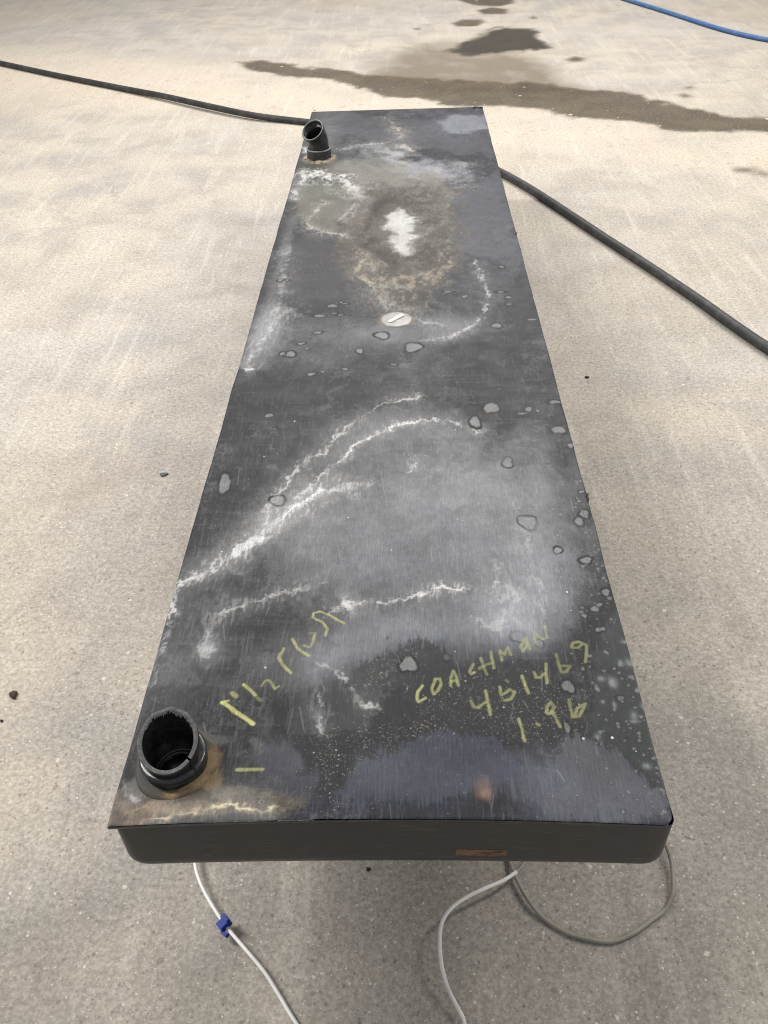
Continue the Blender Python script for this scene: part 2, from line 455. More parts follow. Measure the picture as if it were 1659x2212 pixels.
    gr = patch([(648, 1500), (700, 1482), (770, 1490), (800, 1440), (846, 1392), (900, 1388), (950, 1418), (1010, 1440), (1100, 1450), (1190, 1475), (1260, 1500), (1265, 1570),
                (1215, 1605), (1160, 1592), (1080, 1570), (1000, 1562), (900, 1590), (820, 1622), (772, 1650), (738, 1700), (706, 1745), (668, 1690), (640, 1600)],
               (0.020, 0.021, 0.024), 0.85, 0.005, 0.05, 0.010)
    db = patch([(1290, 1400), (1312, 1330), (1345, 1290), (1390, 1400), (1475, 1790), (1448, 1722), (1414, 1700), (1376, 1662), (1340, 1618), (1300, 1600), (1272, 1580), (1282, 1480)],
               (0.032, 0.036, 0.038), 0.85, 0.004, 0.03)
    R = R - 0.04 * db
    patch([(775, 1655), (822, 1626), (900, 1596), (1000, 1570), (1085, 1580), (1120, 1650), (1060, 1720), (900, 1745), (770, 1740), (720, 1722)], (0.062, 0.068, 0.098), 0.6, 0.0035, 0.05, 0.010)  # bluish satin sheen painted into the colour
    patch([(570, 1600), (632, 1590), (650, 1640), (672, 1700), (700, 1745), (640, 1750), (560, 1730), (545, 1660)], (0.075, 0.078, 0.100), 0.5, 0.005, 0.05, 0.010)
    patch([(1232, 1580), (1300, 1606), (1338, 1626), (1374, 1668), (1412, 1706), (1446, 1728), (1452, 1770), (1200, 1775), (1170, 1700), (1210, 1660)], (0.095, 0.098, 0.116), 0.7, 0.0025, 0.03, 0.012)
    patch([(650, 1745), (800, 1735), (980, 1740), (990, 1765), (640, 1768)], (0.026, 0.030, 0.050), 0.55, 0.02, 0.05)
    p1 = patch([(935, 262), (985, 250), (1045, 252), (1060, 272), (1025, 284), (980, 288), (950, 280)], (0.19, 0.195, 0.225), 0.6, 0.01, 0.08)
    patch([(712, 262), (770, 250), (850, 256), (940, 262), (960, 300), (1060, 290), (1072, 340), (900, 320), (760, 300)], (0.062, 0.064, 0.072), 0.55, 0.02, 0.12)
    patch([(1000, 410), (1090, 370), (1130, 560), (1010, 560), (985, 500)], (0.088, 0.09, 0.108), 0.6, 0.03, 0.10)
    patch([(625, 520), (700, 500), (745, 540), (760, 590), (750, 640), (640, 655), (598, 610)], (0.045, 0.045, 0.047), 0.65, 0.03, 0.05)
    # olive silt pool on the left
    patch([(642, 400), (700, 392), (780, 408), (792, 420), (760, 440), (735, 470), (720, 505), (680, 498), (650, 480), (636, 440)], (0.125, 0.122, 0.098), 0.75, 0.012, 0.06)
    patch([(795, 415), (770, 440), (745, 470), (725, 505), (745, 545), (790, 560), (800, 500), (820, 440)], (0.062, 0.058, 0.048), 0.8, 0.01, 0.05)
    # brown silt basin
    bf = patch([(760, 392), (860, 376), (960, 380), (985, 430), (980, 500), (975, 560), (955, 600), (900, 622), (820, 622), (768, 596), (742, 548), (760, 480), (795, 430)],
               (0.082, 0.071, 0.058), 0.85, 0.03, 0.16)
    bx, _b = T(868, 505); yb0 = T(868, 640)[1]; yb1 = T(868, 385)[1]; by = (yb0 + yb1) / 2; ry_ = (yb1 - yb0) / 2
    rx_ = abs(T(990, 505)[0] - T(746, 505)[0]) / 2
    q = np.hypot((X - bx) / rx_, (Y - by) / ry_) + wa * 0.35 + (fbm(X, Y, 9, 46, 3) - 0.5) * 0.35
    bowl = sstep(1.25, 0.85, q)
    C = over(C, bowl * 0.8, (0.058, 0.052, 0.043))
    rings = vnoise(q * 13 + (fbm(X, Y, 10, 47, 4) - 0.5) * 5, X * 3, 48)
    det = fbm(X, Y * 0.6, 70, 41, 5, 0.78)
    low = sstep(0.15, -0.55, (Y - by) / ry_); left = sstep(0.25, -0.4, (X - bx) / rx_)
    C = over(C, bowl * (0.35 + 0.65 * low) * sstep(0.45, 0.8, rings) * sstep(0.42, 0.58, det) * 0.75, (0.135, 0.120, 0.096))
    C = over(C, bowl * (0.2 + 0.8 * low) * sstep(0.55, 0.8, rings) * sstep(0.54, 0.66, det) * 0.7, (0.235, 0.215, 0.18))
    C = over(C, np.exp(-((q - 0.55) / 0.16) ** 2) * bowl * (0.45 + 0.5 * left), (0.020, 0.018, 0.015))
    C = over(C, bowl * (1 - left) * sstep(0.45, 0.62, det) * 0.5, (0.125, 0.115, 0.102))
    C = over(C, bowl * sstep(0.4, 0.1, q) * 0.4, (0.10, 0.098, 0.092))
    patch([(690, 352), (760, 345), (860, 352), (960, 385), (900, 400), (800, 398), (720, 380)], (0.175, 0.168, 0.150), 0.8, 0.06, 0.16)
    patch([(655, 345), (720, 340), (730, 372), (660, 375)], (0.10, 0.092, 0.075), 0.7, 0.02, 0.06)
    tr = patch([(775, 560), (800, 600), (860, 590), (900, 600), (960, 570), (985, 545), (980, 575), (940, 612), (860, 622), (800, 618), (765, 592)], (0.225, 0.19, 0.145), 0.0)
    C = over(C, tr * sstep(0.46, 0.62, fbm(X, Y * .6, 60, 43, 5, 0.78)) * 0.75, (0.23, 0.195, 0.15))
    # white mineral crust
    def crust(L, soft=0.006, warp=0.035, amt=1.0, col=(0.52, 0.52, 0.51)):
        nonlocal C
        sd = poly_sd(X + wa * warp + fa * 0.006, Y + wb * warp + fb * 0.006, P(L))
        f = sstep(soft, -soft * 1.5, sd) * (0.6 + 0.6 * mid)
        C = over(C, f * amt, col)
    crust([(868, 447), (888, 470), (884, 505), (890, 552), (862, 552), (836, 524), (846, 505), (820, 490), (842, 466)], 0.010, 0.07, 0.95, (0.38, 0.38, 0.36))
    crust([(872, 455), (884, 475), (880, 505), (884, 545), (866, 545), (846, 520), (852, 500), (838, 488), (850, 470)], 0.03, 0.10, 0.5, (0.50, 0.50, 0.49))
    crust([(800, 318), (850, 320), (885, 340), (912, 362), (870, 364), (815, 345)], 0.05, 0.14, 0.85, (0.40, 0.40, 0.41))
    crust([(905, 350), (960, 350), (1005, 372), (985, 388), (940, 386), (900, 372)], 0.06, 0.16, 0.85, (0.36, 0.36, 0.385))
    crust([(735, 392), (790, 400), (788, 412), (755, 420), (740, 405)], 0.012, 0.05, 0.55, (0.36, 0.37, 0.38))
    crust([(652, 318), (672, 318), (668, 330), (650, 330)], 0.01, 0.03, 0.7, (0.6, 0.6, 0.64))
    crust([(268, 1680), (290, 1692), (300, 1722), (282, 1740), (262, 1710)], 0.006, 0.02, 0.35, (0.34, 0.33, 0.34))

    warpA = (wa * 0.024 + fa * 0.013, wb * 0.030 + fb * 0.015)
    fc = fbm(X, Y, 300, 71, 2, 0.6) - 0.5; fd = fbm(X, Y, 300, 72, 2, 0.6) - 0.5
    warpA = (warpA[0] + fc * 0.006, warpA[1] + fd * 0.006)
    fray = sstep(0.50, 0.72, fbm(X * 1.5, Y * 0.5, 170, 21, 3, 0.6))
    gate = sstep(0.25, 0.6, fbm(X, Y, 12, 22, 3, 0.6))
    gate2 = sstep(0.38, 0.6, fbm(X, Y, 48, 23, 3, 0.6))
    def salt(L, w, amt=1.0, halo=0.0, side=0.0, col=(0.52, 0.52, 0.51), jag=1.0):
        """jagged mineral line with a soft deposit beside it"""
        nonlocal C
        pts = P(L)
        x0 = min(p[0] for p in pts) - .08; x1 = max(p[0] for p in pts) + .08
        y0 = min(p[1] for p in pts) - .12; y1 = max(p[1] for p in pts) + .12
        k = np.where((X > x0) & (X < x1) & (Y > y0) & (Y < y1))[0]
        if not len(k): return
        # a wider stroke farther off, where one pixel covers more of the surface
        d, t = polyline_dist(X[k] + warpA[0][k] * jag, Y[k] + warpA[1][k] * jag, pts)
        ww = w * (0.28 + 0.35 * gate[k] + 0.35 * gate2[k])
        f = np.exp(-(d / ww) ** 2) * (0.08 + 0.32 * gate[k] + 0.60 * gate2[k])
        env = sstep(0, 0.05, t) * sstep(1, 0.93, t)
        g = f * amt * (0.3 + 0.7 * env)
        if halo: g = np.maximum(g, np.exp(-(d / halo) ** 2) * (0.06 + 0.36 * fray[k]) * amt * env * (0.4 + 0.8 * gate[k]))
        hz = np.exp(-(d / 0.030) ** 2) * 0.16 * amt * env * (0.5 + gate[k])
        C[k] = C[k] + (np.array([0.24, 0.24, 0.242]) - C[k]) * np.clip(hz, 0, 1)[:, None]
        C[k] = C[k] + (np.asarray(col) - C[k]) * np.clip(g, 0, 1)[:, None]
    W = 0.0020
    salt([(362, 1345), (345, 1400), (332, 1445), (322, 1490)], 0.0028, 0.8, 0.005)
    salt([(520, 1182), (560, 1135), (600, 1065), (650, 1010), (690, 975), (740, 935), (780, 900), (830, 868), (870, 863), (922, 850)], W * 1.2, 0.75, 0.010)
    salt([(835, 866), (866, 864), (895, 860), (920, 852)], 0.003, 0.8, 0.014)
    salt([(560, 1170), (640, 1085), (700, 1022), (740, 985), (790, 950), (850, 920), (905, 910), (960, 909), (1010, 922), (1045, 945)], W * 1.5, 0.95, 0.010)
    salt([(345, 1395), (356, 1345), (372, 1308), (405, 1250), (440, 1230), (480, 1206), (540, 1176), (600, 1122), (650, 1086)], W * 1.7, 1.0, 0.008)
    salt([(400, 1262), (470, 1215), (540, 1165), (590, 1120), (640, 1092), (690, 1060), (760, 1040), (818, 1040)], W * 1.6, 0.75, 0.016)
    salt([(560, 1150), (610, 1112), (655, 1085)], 0.0045, 0.85, 0.018)
    salt([(640, 1095), (700, 1060), (770, 1045)], 0.005, 0.45, 0.025)
    salt([(590, 1060), (565, 1120), (545, 1150), (520, 1215), (500, 1230)], W, 0.5, 0.012)
    salt([(660, 1160), (690, 1095), (720, 1075)], W, 0.25)
    salt([(440, 1402), (450, 1350), (490, 1316), (550, 1296), (620, 1272), (700, 1265)], W * 1.6, 0.55, 0.016)
    salt([(738, 1312), (762, 1303), (830, 1300), (900, 1286), (960, 1275), (1012, 1268)], 0.0036, 1.0, 0.012)
    salt([(700, 1320), (745, 1305), (830, 1302)], W, 0.5, 0.01)
    salt([(1015, 1345), (1060, 1356), (1100, 1335), (1112, 1290), (1088, 1240)], 0.006, 0.45, 0.03)
    salt([(1088, 1205), (1062, 1260), (1080, 1300)], 0.003, 0.5, 0.02)
    salt([(1118, 1110), (1142, 1190), (1165, 1290), (1190, 1330)], W, 0.30, 0.010)
    salt([(1090, 1040), (1115, 1120), (1120, 1200)], W, 0.22, 0.010)
    salt([(692, 1424), (730, 1455), (762, 1487), (776, 1512), (822, 1528)], W * 1.3, 0.85, 0.006)
    salt([(684, 1442), (690, 1482), (699, 1520), (702, 1590)], W * 1.4, 0.65, 0.008)
    salt([(885, 985), (893, 1005), (880, 1020)], 0.003, 0.5, 0.01)
    salt([(935, 1010), (950, 1018)], 0.003, 0.4, 0.01)
    salt([(430, 1385), (442, 1415), (455, 1390)], 0.005, 0.5, 0.012)
    F = 0.0035
    salt([(1022, 560), (1040, 592), (1052, 640), (1040, 680), (1024, 704), (965, 728), (905, 738)], F * 1.1, 0.6, 0.012)
    salt([(640, 668), (600, 690), (565, 730), (545, 770), (528, 805)], F * 1.8, 0.5, 0.03)
    salt([(522, 803), (545, 797)], F, 0.9)
    salt([(622, 530), (612, 600), (600, 650), (600, 680)], F * 2.4, 0.35, 0.03)
    salt([(828, 248), (848, 268), (866, 295), (882, 318), (892, 330)], 0.008, 0.75, 0.03, col=(0.42, 0.38, 0.32), jag=1.8)
    salt([(712, 326), (760, 316), (800, 311), (850, 309), (885, 322)], 0.006, 0.55, 0.02, jag=1.6)
    for L_, a_ in (([(642, 368), (700, 372), (752, 382), (748, 394), (700, 390), (640, 392)], 0.85), ([(700, 384), (790, 396), (796, 408), (770, 424), (740, 404)], 0.45)):
        f_ = sstep(0.05, -0.03, poly_sd(X + wa * .09, Y + wb * .14, P(L_))) * sstep(0.47, 0.60, fbm(X, Y * .6, 60, 91, 5, 0.75))
        C = over(C, f_ * a_, (0.52, 0.52, 0.48))
    salt([(650, 372), (700, 380), (760, 394)], 0.006, 0.6, 0.03, jag=2.0)
    salt([(650, 385), (670, 380), (640, 400), (632, 440)], 0.008, 0.6, 0.02, jag=1.5)
    salt([(792, 422), (770, 438), (748, 460), (728, 478)], 0.006, 0.6, 0.02, jag=0.5, col=(0.36, 0.35, 0.30))
    salt([(702, 432), (690, 452), (672, 468), (658, 484), (690, 500), (725, 506), (760, 510)], 0.007, 0.65, 0.02, jag=1.4, col=(0.42, 0.40, 0.36))
    salt([(975, 405), (1005, 400), (1015, 385), (990, 345)], 0.008, 0.3, 0.04, jag=2)
    salt([(760, 545), (780, 562), (768, 590), (800, 612), (840, 650)], 0.004, 0.5, 0.02, col=(0.34, 0.30, 0.24), jag=1.2)
    salt([(800, 610), (830, 665), (900, 690), (960, 700)], 0.004, 0.35, 0.03)
    salt([(740, 480), (760, 470), (790, 420)], 0.004, 0.2, 0.02)
    salt([(900, 520), (960, 480), (975, 420)], 0.008, 0.25, 0.05, col=(0.3, 0.27, 0.22), jag=2)
    salt([(800, 440), (780, 490), (800, 560), (860, 600), (930, 590)], 0.010, 0.3, 0.05, col=(0.3, 0.25, 0.19), jag=2)
    salt([(860, 400), (950, 400), (985, 430)], 0.010, 0.25, 0.05, col=(0.28, 0.26, 0.23), jag=2)
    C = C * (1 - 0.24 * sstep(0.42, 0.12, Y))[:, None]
    salt([(555, 1172), (590, 1130), (630, 1100), (655, 1085), (700, 1052)], 0.0026, 1.0, 0.010)
    # silt and rust round the near pipe hub
    def stain(u, v, ru, rv, col, amt, n=0.6):
        nonlocal C
        f = blob(u, v, ru, rv, 1.0, n)
        C = over(C, sstep(0.18, 0.55, f * (0.1 + 1.8 * fbm(X, Y, 60, int(u) % 97, 5, 0.72))) * amt, col)
    stain(370, 1728, 160, 50, (0.080, 0.064, 0.046), 0.9)
    stain(300, 1750, 60, 36, (0.15, 0.112, 0.078), 0.7)
    stain(380, 1728, 60, 14, (0.05, 0.034, 0.020), 0.8)
    stain(330, 1728, 40, 20, (0.06, 0.05, 0.042), 0.7)
    stain(250, 1770, 26, 20, (0.05, 0.043, 0.038), 0.7)
    stain(430, 1735, 70, 10, (0.052, 0.045, 0.036), 0.7)
    stain(520, 1725, 60, 9, (0.16, 0.155, 0.135), 0.6)
    stain(420, 1752, 60, 16, (0.27, 0.215, 0.13), 0.6)
    stain(540, 1745, 110, 28, (0.080, 0.068, 0.050), 0.75)
    stain(452, 1660, 30, 44, (0.165, 0.108, 0.048), 0.85)
    stain(462, 1686, 24, 22, (0.18, 0.130, 0.070), 0.7)
    stain(400, 1716, 60, 16, (0.055, 0.036, 0.018), 0.8)
    stain(340, 1745, 40, 14, (0.27, 0.19, 0.12), 0.6)
    stain(500, 1712, 40, 12, (0.12, 0.118, 0.10), 0.5)
    g_ = np.maximum(blob(370, 1728, 150, 55, 1.0), blob(540, 1745, 110, 34, 1.0))
    C = C * (1 - (g_ * sstep(0.50, 0.62, fbm(X, Y, 130, 18, 4, 0.75)) * 0.45))[:, None]
    C = over(C, g_ * sstep(0.58, 0.68, fbm(X, Y, 90, 19, 4, 0.75)) * 0.45, (0.20, 0.165, 0.12))
    stain(300, 1700, 26, 26, (0.15, 0.14, 0.135), 0.5)
    stain(455, 1600, 60, 12, (0.10, 0.10, 0.10), 0.4)
    C = over(C, blob(1045, 1722, 13, 11, 1.0, 0.5) * 0.5, (0.30, 0.17, 0.10))  # orange lamp reflection painted into the colour
    C = over(C, blob(1042, 1705, 18, 22, 1.0, 0.5) * 0.35, (0.20, 0.13, 0.09))  # fainter glow of the same painted reflection
    salt([(310, 1778), (360, 1772), (410, 1765), (445, 1754), (490, 1752), (528, 1766), (560, 1764), (602, 1745)], 0.0020, 0.95, 0.006, col=(0.50, 0.43, 0.30), jag=0.7)
    salt([(275, 1760), (330, 1735), (340, 1715)], 0.003, 0.5, 0.01, col=(0.36, 0.29, 0.2), jag=0.7)
    salt([(268, 1690), (285, 1715), (300, 1728)], 0.003, 0.55, 0.006, jag=0.7)
    for cx, cy, r0, r1, col in ((elx, ely, 0.036, 0.060, (0.20, 0.165, 0.12)), (hubx, huby, 0.036, 0.050, (0.070, 0.055, 0.038)), (capx, capy, 0.030, 0.037, (0.16, 0.125, 0.08))):
        d = np.hypot(X - cx, Y - cy) + wa * 0.02
        C = over(C, sstep(r1, r0, d) * (0.2 + 1.1 * fbm(X, Y, 70, 17, 4, 0.7)), col)
    # grit sprinkled in the dark patch
    dens = gr * sstep(0.35, 0.65, fbm(X, Y, 14, 50, 4, 0.6)) * 0.55 + 0.015 + blob(905, 1575, 60, 20, 0.9) + blob(700, 1640, 30, 80, 0.45)
    GRIT = np.clip(dens, 0, 1)
    # dried drops: pale inside, dark outline
    def drop(u, v, ru, rv, amt=1.0):
        nonlocal C
        cx, cy = T(u, v)
        rx = abs(T(u + ru, v)[0] - T(u - ru, v)[0]) / 2
        ry = abs(T(u, v - rv)[1] - T(u, v + rv)[1]) / 2
        k = np.where((np.abs(X - cx) < rx * 1.8 + .006) & (np.abs(Y - cy) < ry * 1.8 + .006))[0]
        if not len(k): return
        ph = (u * 7.3 + v * 3.1) % 6.28
        an = np.arctan2((Y[k] - cy) / ry, (X[k] - cx) / rx)
        rho = np.hypot((X[k] - cx) / rx, (Y[k] - cy) / ry)
        lim = 1 + (0.06 + 0.12 * ((u * 3.7) % 1)) * np.sin(2 * an + ph) + 0.09 * np.sin(3 * an + ph * 2) + 0.03 * np.sin(7 * an + ph * 3) + 0.25 * (fbm(X[k], Y[k], 90, 33, 2) - 0.5)
        rad = min(rx, ry)
        s = (rho - lim) * rad
        rw = (0.0010 + 0.075 * rad) * (1 + 0.35 * max(cy, 0))
        brk = 0.55 + 0.7 * sstep(0.3, 0.7, fbm(X[k], Y[k], 60, 95, 2))
        tiny = sstep(0.0022, 0.0042, rad)
        ins = sstep(0.0006, -0.0012, s)
        C[k] = C[k] + (np.array([0.205, 0.207, 0.212]) - C[k]) * (ins * 0.62 * amt * (0.7 + 0.5 * mid[k]))[:, None]
        ring = np.exp(-((s - 0.2 * rw) / rw) ** 4)
        C[k] = C[k] * (1 - np.clip((0.25 + 0.85 * tiny) * ring * amt * brk, 0, 0.93))[:, None]
    drops = [(485, 1045, 14, 22), (599, 1080, 16, 11), (883, 1436, 19, 18), (1140, 1127, 20, 16, .55), (1097, 998, 13, 10, .6), (1026, 911, 12, 13),
             (1061, 881, 16, 12), (892, 750, 18, 11), (825, 724, 15, 8), (626, 765, 12, 7), (610, 764, 7, 4), (581, 897, 9, 5), (777, 758, 7, 7), (1073, 703, 11, 6),
             (717, 660, 10, 4), (689, 682, 14, 3), (1208, 928, 14, 9), (1232, 962, 8, 6), (1199, 868, 13, 5), (1142, 884, 9, 5), (1162, 887, 5, 3), (1128, 893, 11, 2),
             (1205, 1188, 9, 8), (1266, 1210, 15, 8), (1262, 1110, 12, 9), (1250, 1126, 11, 10), (1227, 1483, 13, 17, .8), (1309, 1279, 10, 9), (1316, 1292, 6, 4),
             (672, 808, 10, 4), (697, 803, 5, 2), (745, 797, 6, 3), (850, 787, 8, 2.5), (606, 605, 8, 3), (1226, 1573, 8, 13, .7), (1004, 640, 7, 4), (1082, 630, 12, 2),
             (968, 629, 12, 2), (651, 742, 9, 3), (686, 718, 11, 3), (1100, 657, 8, 2), (1150, 690, 12, 2.5), (1084, 576, 6, 3), (1098, 642, 7, 3), (745, 655, 9, 2),
             (735, 680, 8, 2), (620, 605, 6, 2), (722, 676, 8, 2), (1165, 1390, 8, 10, .4), (1118, 1375, 14, 12, .35), (1285, 1315, 12, 6), (1295, 1306, 8, 5), (1262, 1330, 7, 4),
             (1292, 1360, 8, 6), (1302, 1358, 7, 4), (1320, 1476, 7, 8, .7), (1255, 1322, 4, 3), (1340, 1508, 9, 7, .5), (1288, 1484, 6, 6, .6), (1362, 1462, 8, 4, .7),
             (965, 1420, 8, 6, .35), (835, 1455, 5, 8, .4), (1255, 1062, 6, 4), (1250, 1082, 5, 4), (1206, 1200, 3, 3), (1247, 1076, 3, 2), (1263, 1150, 4, 3)]
    for d in drops: drop(*d)
    rr = np.random.default_rng(21)
    for i in range(170):
        v = rr.uniform(1030, 1760); t = rr.random() ** 1.6
        ex = 1043 + (v - 233) * 0.2681
        u = ex - 6 - t * 120
        s = rr.uniform(1.6, 4.2) if v < 1400 else rr.uniform(1.4, 5.5)
        drop(u, v, s, s * rr.uniform(0.5, 1.1), 0.8)
    # faint pale ghosts in the dark patch
    for i in range(26):
        u, v = rr.uniform(1290, 1440), rr.uniform(1380, 1760)
        C = over(C, db * blob(u, v, rr.uniform(4, 10), rr.uniform(3, 9), 0.65, 0.9), (0.20, 0.21, 0.22))
    # yellow crayon writing
    q = lambda L: [(822.9 + .3307 * a, 1289.2 + .3307 * b) for a, b in L]
    k3 = lambda L: [(438.9 + .2315 * a, 1289.2 + .2315 * b) for a, b in L]
    S = []
    for L, a in (([(268, 582), (242, 620), (234, 668), (246, 688), (290, 662)], .85), ([(355, 540), (332, 600), (345, 635), (375, 612), (392, 570), (384, 536), (352, 540)], .7),
              ([(456, 582), (455, 525), (470, 485), (490, 520), (506, 577)], .65), ([(460, 552), (495, 545)], .5),
              ([(602, 442), (580, 488), (592, 506), (612, 494)], .65), ([(652, 398), (668, 450), (692, 508)], .5), ([(716, 358), (726, 410), (737, 464)], .6), ([(642, 470), (668, 452), (728, 430)], .5),
              ([(788, 414), (776, 350), (808, 376), (826, 330), (850, 378)], .5), ([(948, 264), (912, 325), (926, 356), (958, 312), (950, 268), (970, 342)], .55),
              ([(1010, 302), (1000, 222), (1050, 276), (1086, 264), (1070, 190)], .5),
              ([(590, 680), (602, 722), (640, 725), (682, 690)], .6), ([(685, 612), (698, 690), (716, 772)], .7),
              ([(776, 590), (786, 642), (842, 608), (870, 624), (852, 664), (808, 678)], .6), ([(820, 545), (828, 552)], .4),
              ([(922, 515), (940, 575), (962, 630)], .7), ([(1000, 490), (1012, 526), (1044, 526), (1066, 500)], .55), ([(1076, 438), (1078, 500), (1082, 565)], .6),
              ([(1142, 376), (1162, 440), (1178, 492), (1212, 490), (1236, 452), (1188, 452)], .4),
              ([(1318, 305), (1290, 292), (1252, 302), (1242, 328), (1282, 332), (1316, 306), (1340, 312), (1342, 360), (1330, 424)], .55),
              ([(900, 800), (922, 862), (940, 945)], .7), ([(1018, 832), (1032, 842)], .6),
              ([(1112, 690), (1086, 718), (1080, 758), (1104, 764), (1134, 722), (1112, 690)], .6), ([(1122, 752), (1146, 802), (1172, 850)], .6),
              ([(1230, 670), (1238, 730), (1254, 786), (1292, 780), (1318, 742), (1334, 698), (1282, 728), (1268, 772)], .5)):
        S.append((q(L), 0.0019, a * 0.85))
    for L, w_, a in (([(178, 988), (466, 1188)], .0026, 1.0), ([(178, 985), (232, 972)], .0018, .9), ([(268, 900), (305, 932)], .0030, .55),
                 ([(378, 818), (440, 868), (482, 915)], .0021, .8), ([(482, 915), (532, 968)], .0021, .35), ([(545, 832), (578, 782), (612, 774), (640, 812), (665, 860), (704, 838)], .0016, .5),
                 ([(750, 480), (706, 570), (740, 630), (814, 710)], .0021, .7), ([(826, 575), (812, 640)], .001, .25), ([(828, 392), (880, 482), (982, 552)], .0019, .75),
                 ([(938, 452), (1000, 468), (1026, 420), (1044, 350)], .0018, .55), ([(988, 338), (1052, 336)], .0015, .25),
                 ([(1142, 362), (1158, 300), (1112, 232), (1022, 190), (1030, 150), (1092, 135), (1180, 172), (1314, 244)], .0017, .7),
                 ([(312, 1626), (556, 1623)], .0021, .6)):
        S.append((k3(L), w_, a))
    # a bar on the chalk strokes: broken by the weave of the surface and by scratches
    for L, w_, a in S:
        pts = P(L)
        x0 = min(p[0] for p in pts) - .01; x1 = max(p[0] for p in pts) + .01
        y0 = min(p[1] for p in pts) - .01; y1 = max(p[1] for p in pts) + .01
        kk = np.where((X > x0) & (X < x1) & (Y > y0) & (Y < y1))[0]
        if not len(kk): continue
        d, t = polyline_dist(X[kk] + fa[kk] * .0016, Y[kk] + fb[kk] * .0016, pts)
        f = sstep(w_ * 1.25, w_ * 0.6, d) * a * (0.55 + 0.55 * fine[kk]) * (0.85 + 0.3 * mid[kk])
        C[kk] = C[kk] + (np.array([0.36, 0.365, 0.14]) - C[kk]) * np.clip(f, 0, 1)[:, None]
    # scratches
    for i in range(34):
        u, v = rr.uniform(380, 1350), rr.uniform(1000, 1760)
        a = rr.normal(1.45, 0.25); L = rr.uniform(15, 60)
        px, py = T(u, v); qx, qy = T(u + L * math.cos(a), v + L * math.sin(a))
        kk = np.where((np.abs(X - px) < .06) & (np.abs(Y - py) < .08))[0]
        if not len(kk): continue
        d, t = polyline_dist(X[kk], Y[kk], [(px, py), (qx, qy)])
        f = np.exp(-(d / 0.0006) ** 2) * rr.uniform(0.08, 0.32)
        C[kk] = C[kk] + (np.array([0.34, 0.34, 0.35]) - C[kk]) * f[:, None]
    C = C * (0.90 + 0.20 * fine)[:, None]
    return np.clip(C, 0.008, 0.9), np.clip(R, 0.3, 0.7), GRIT

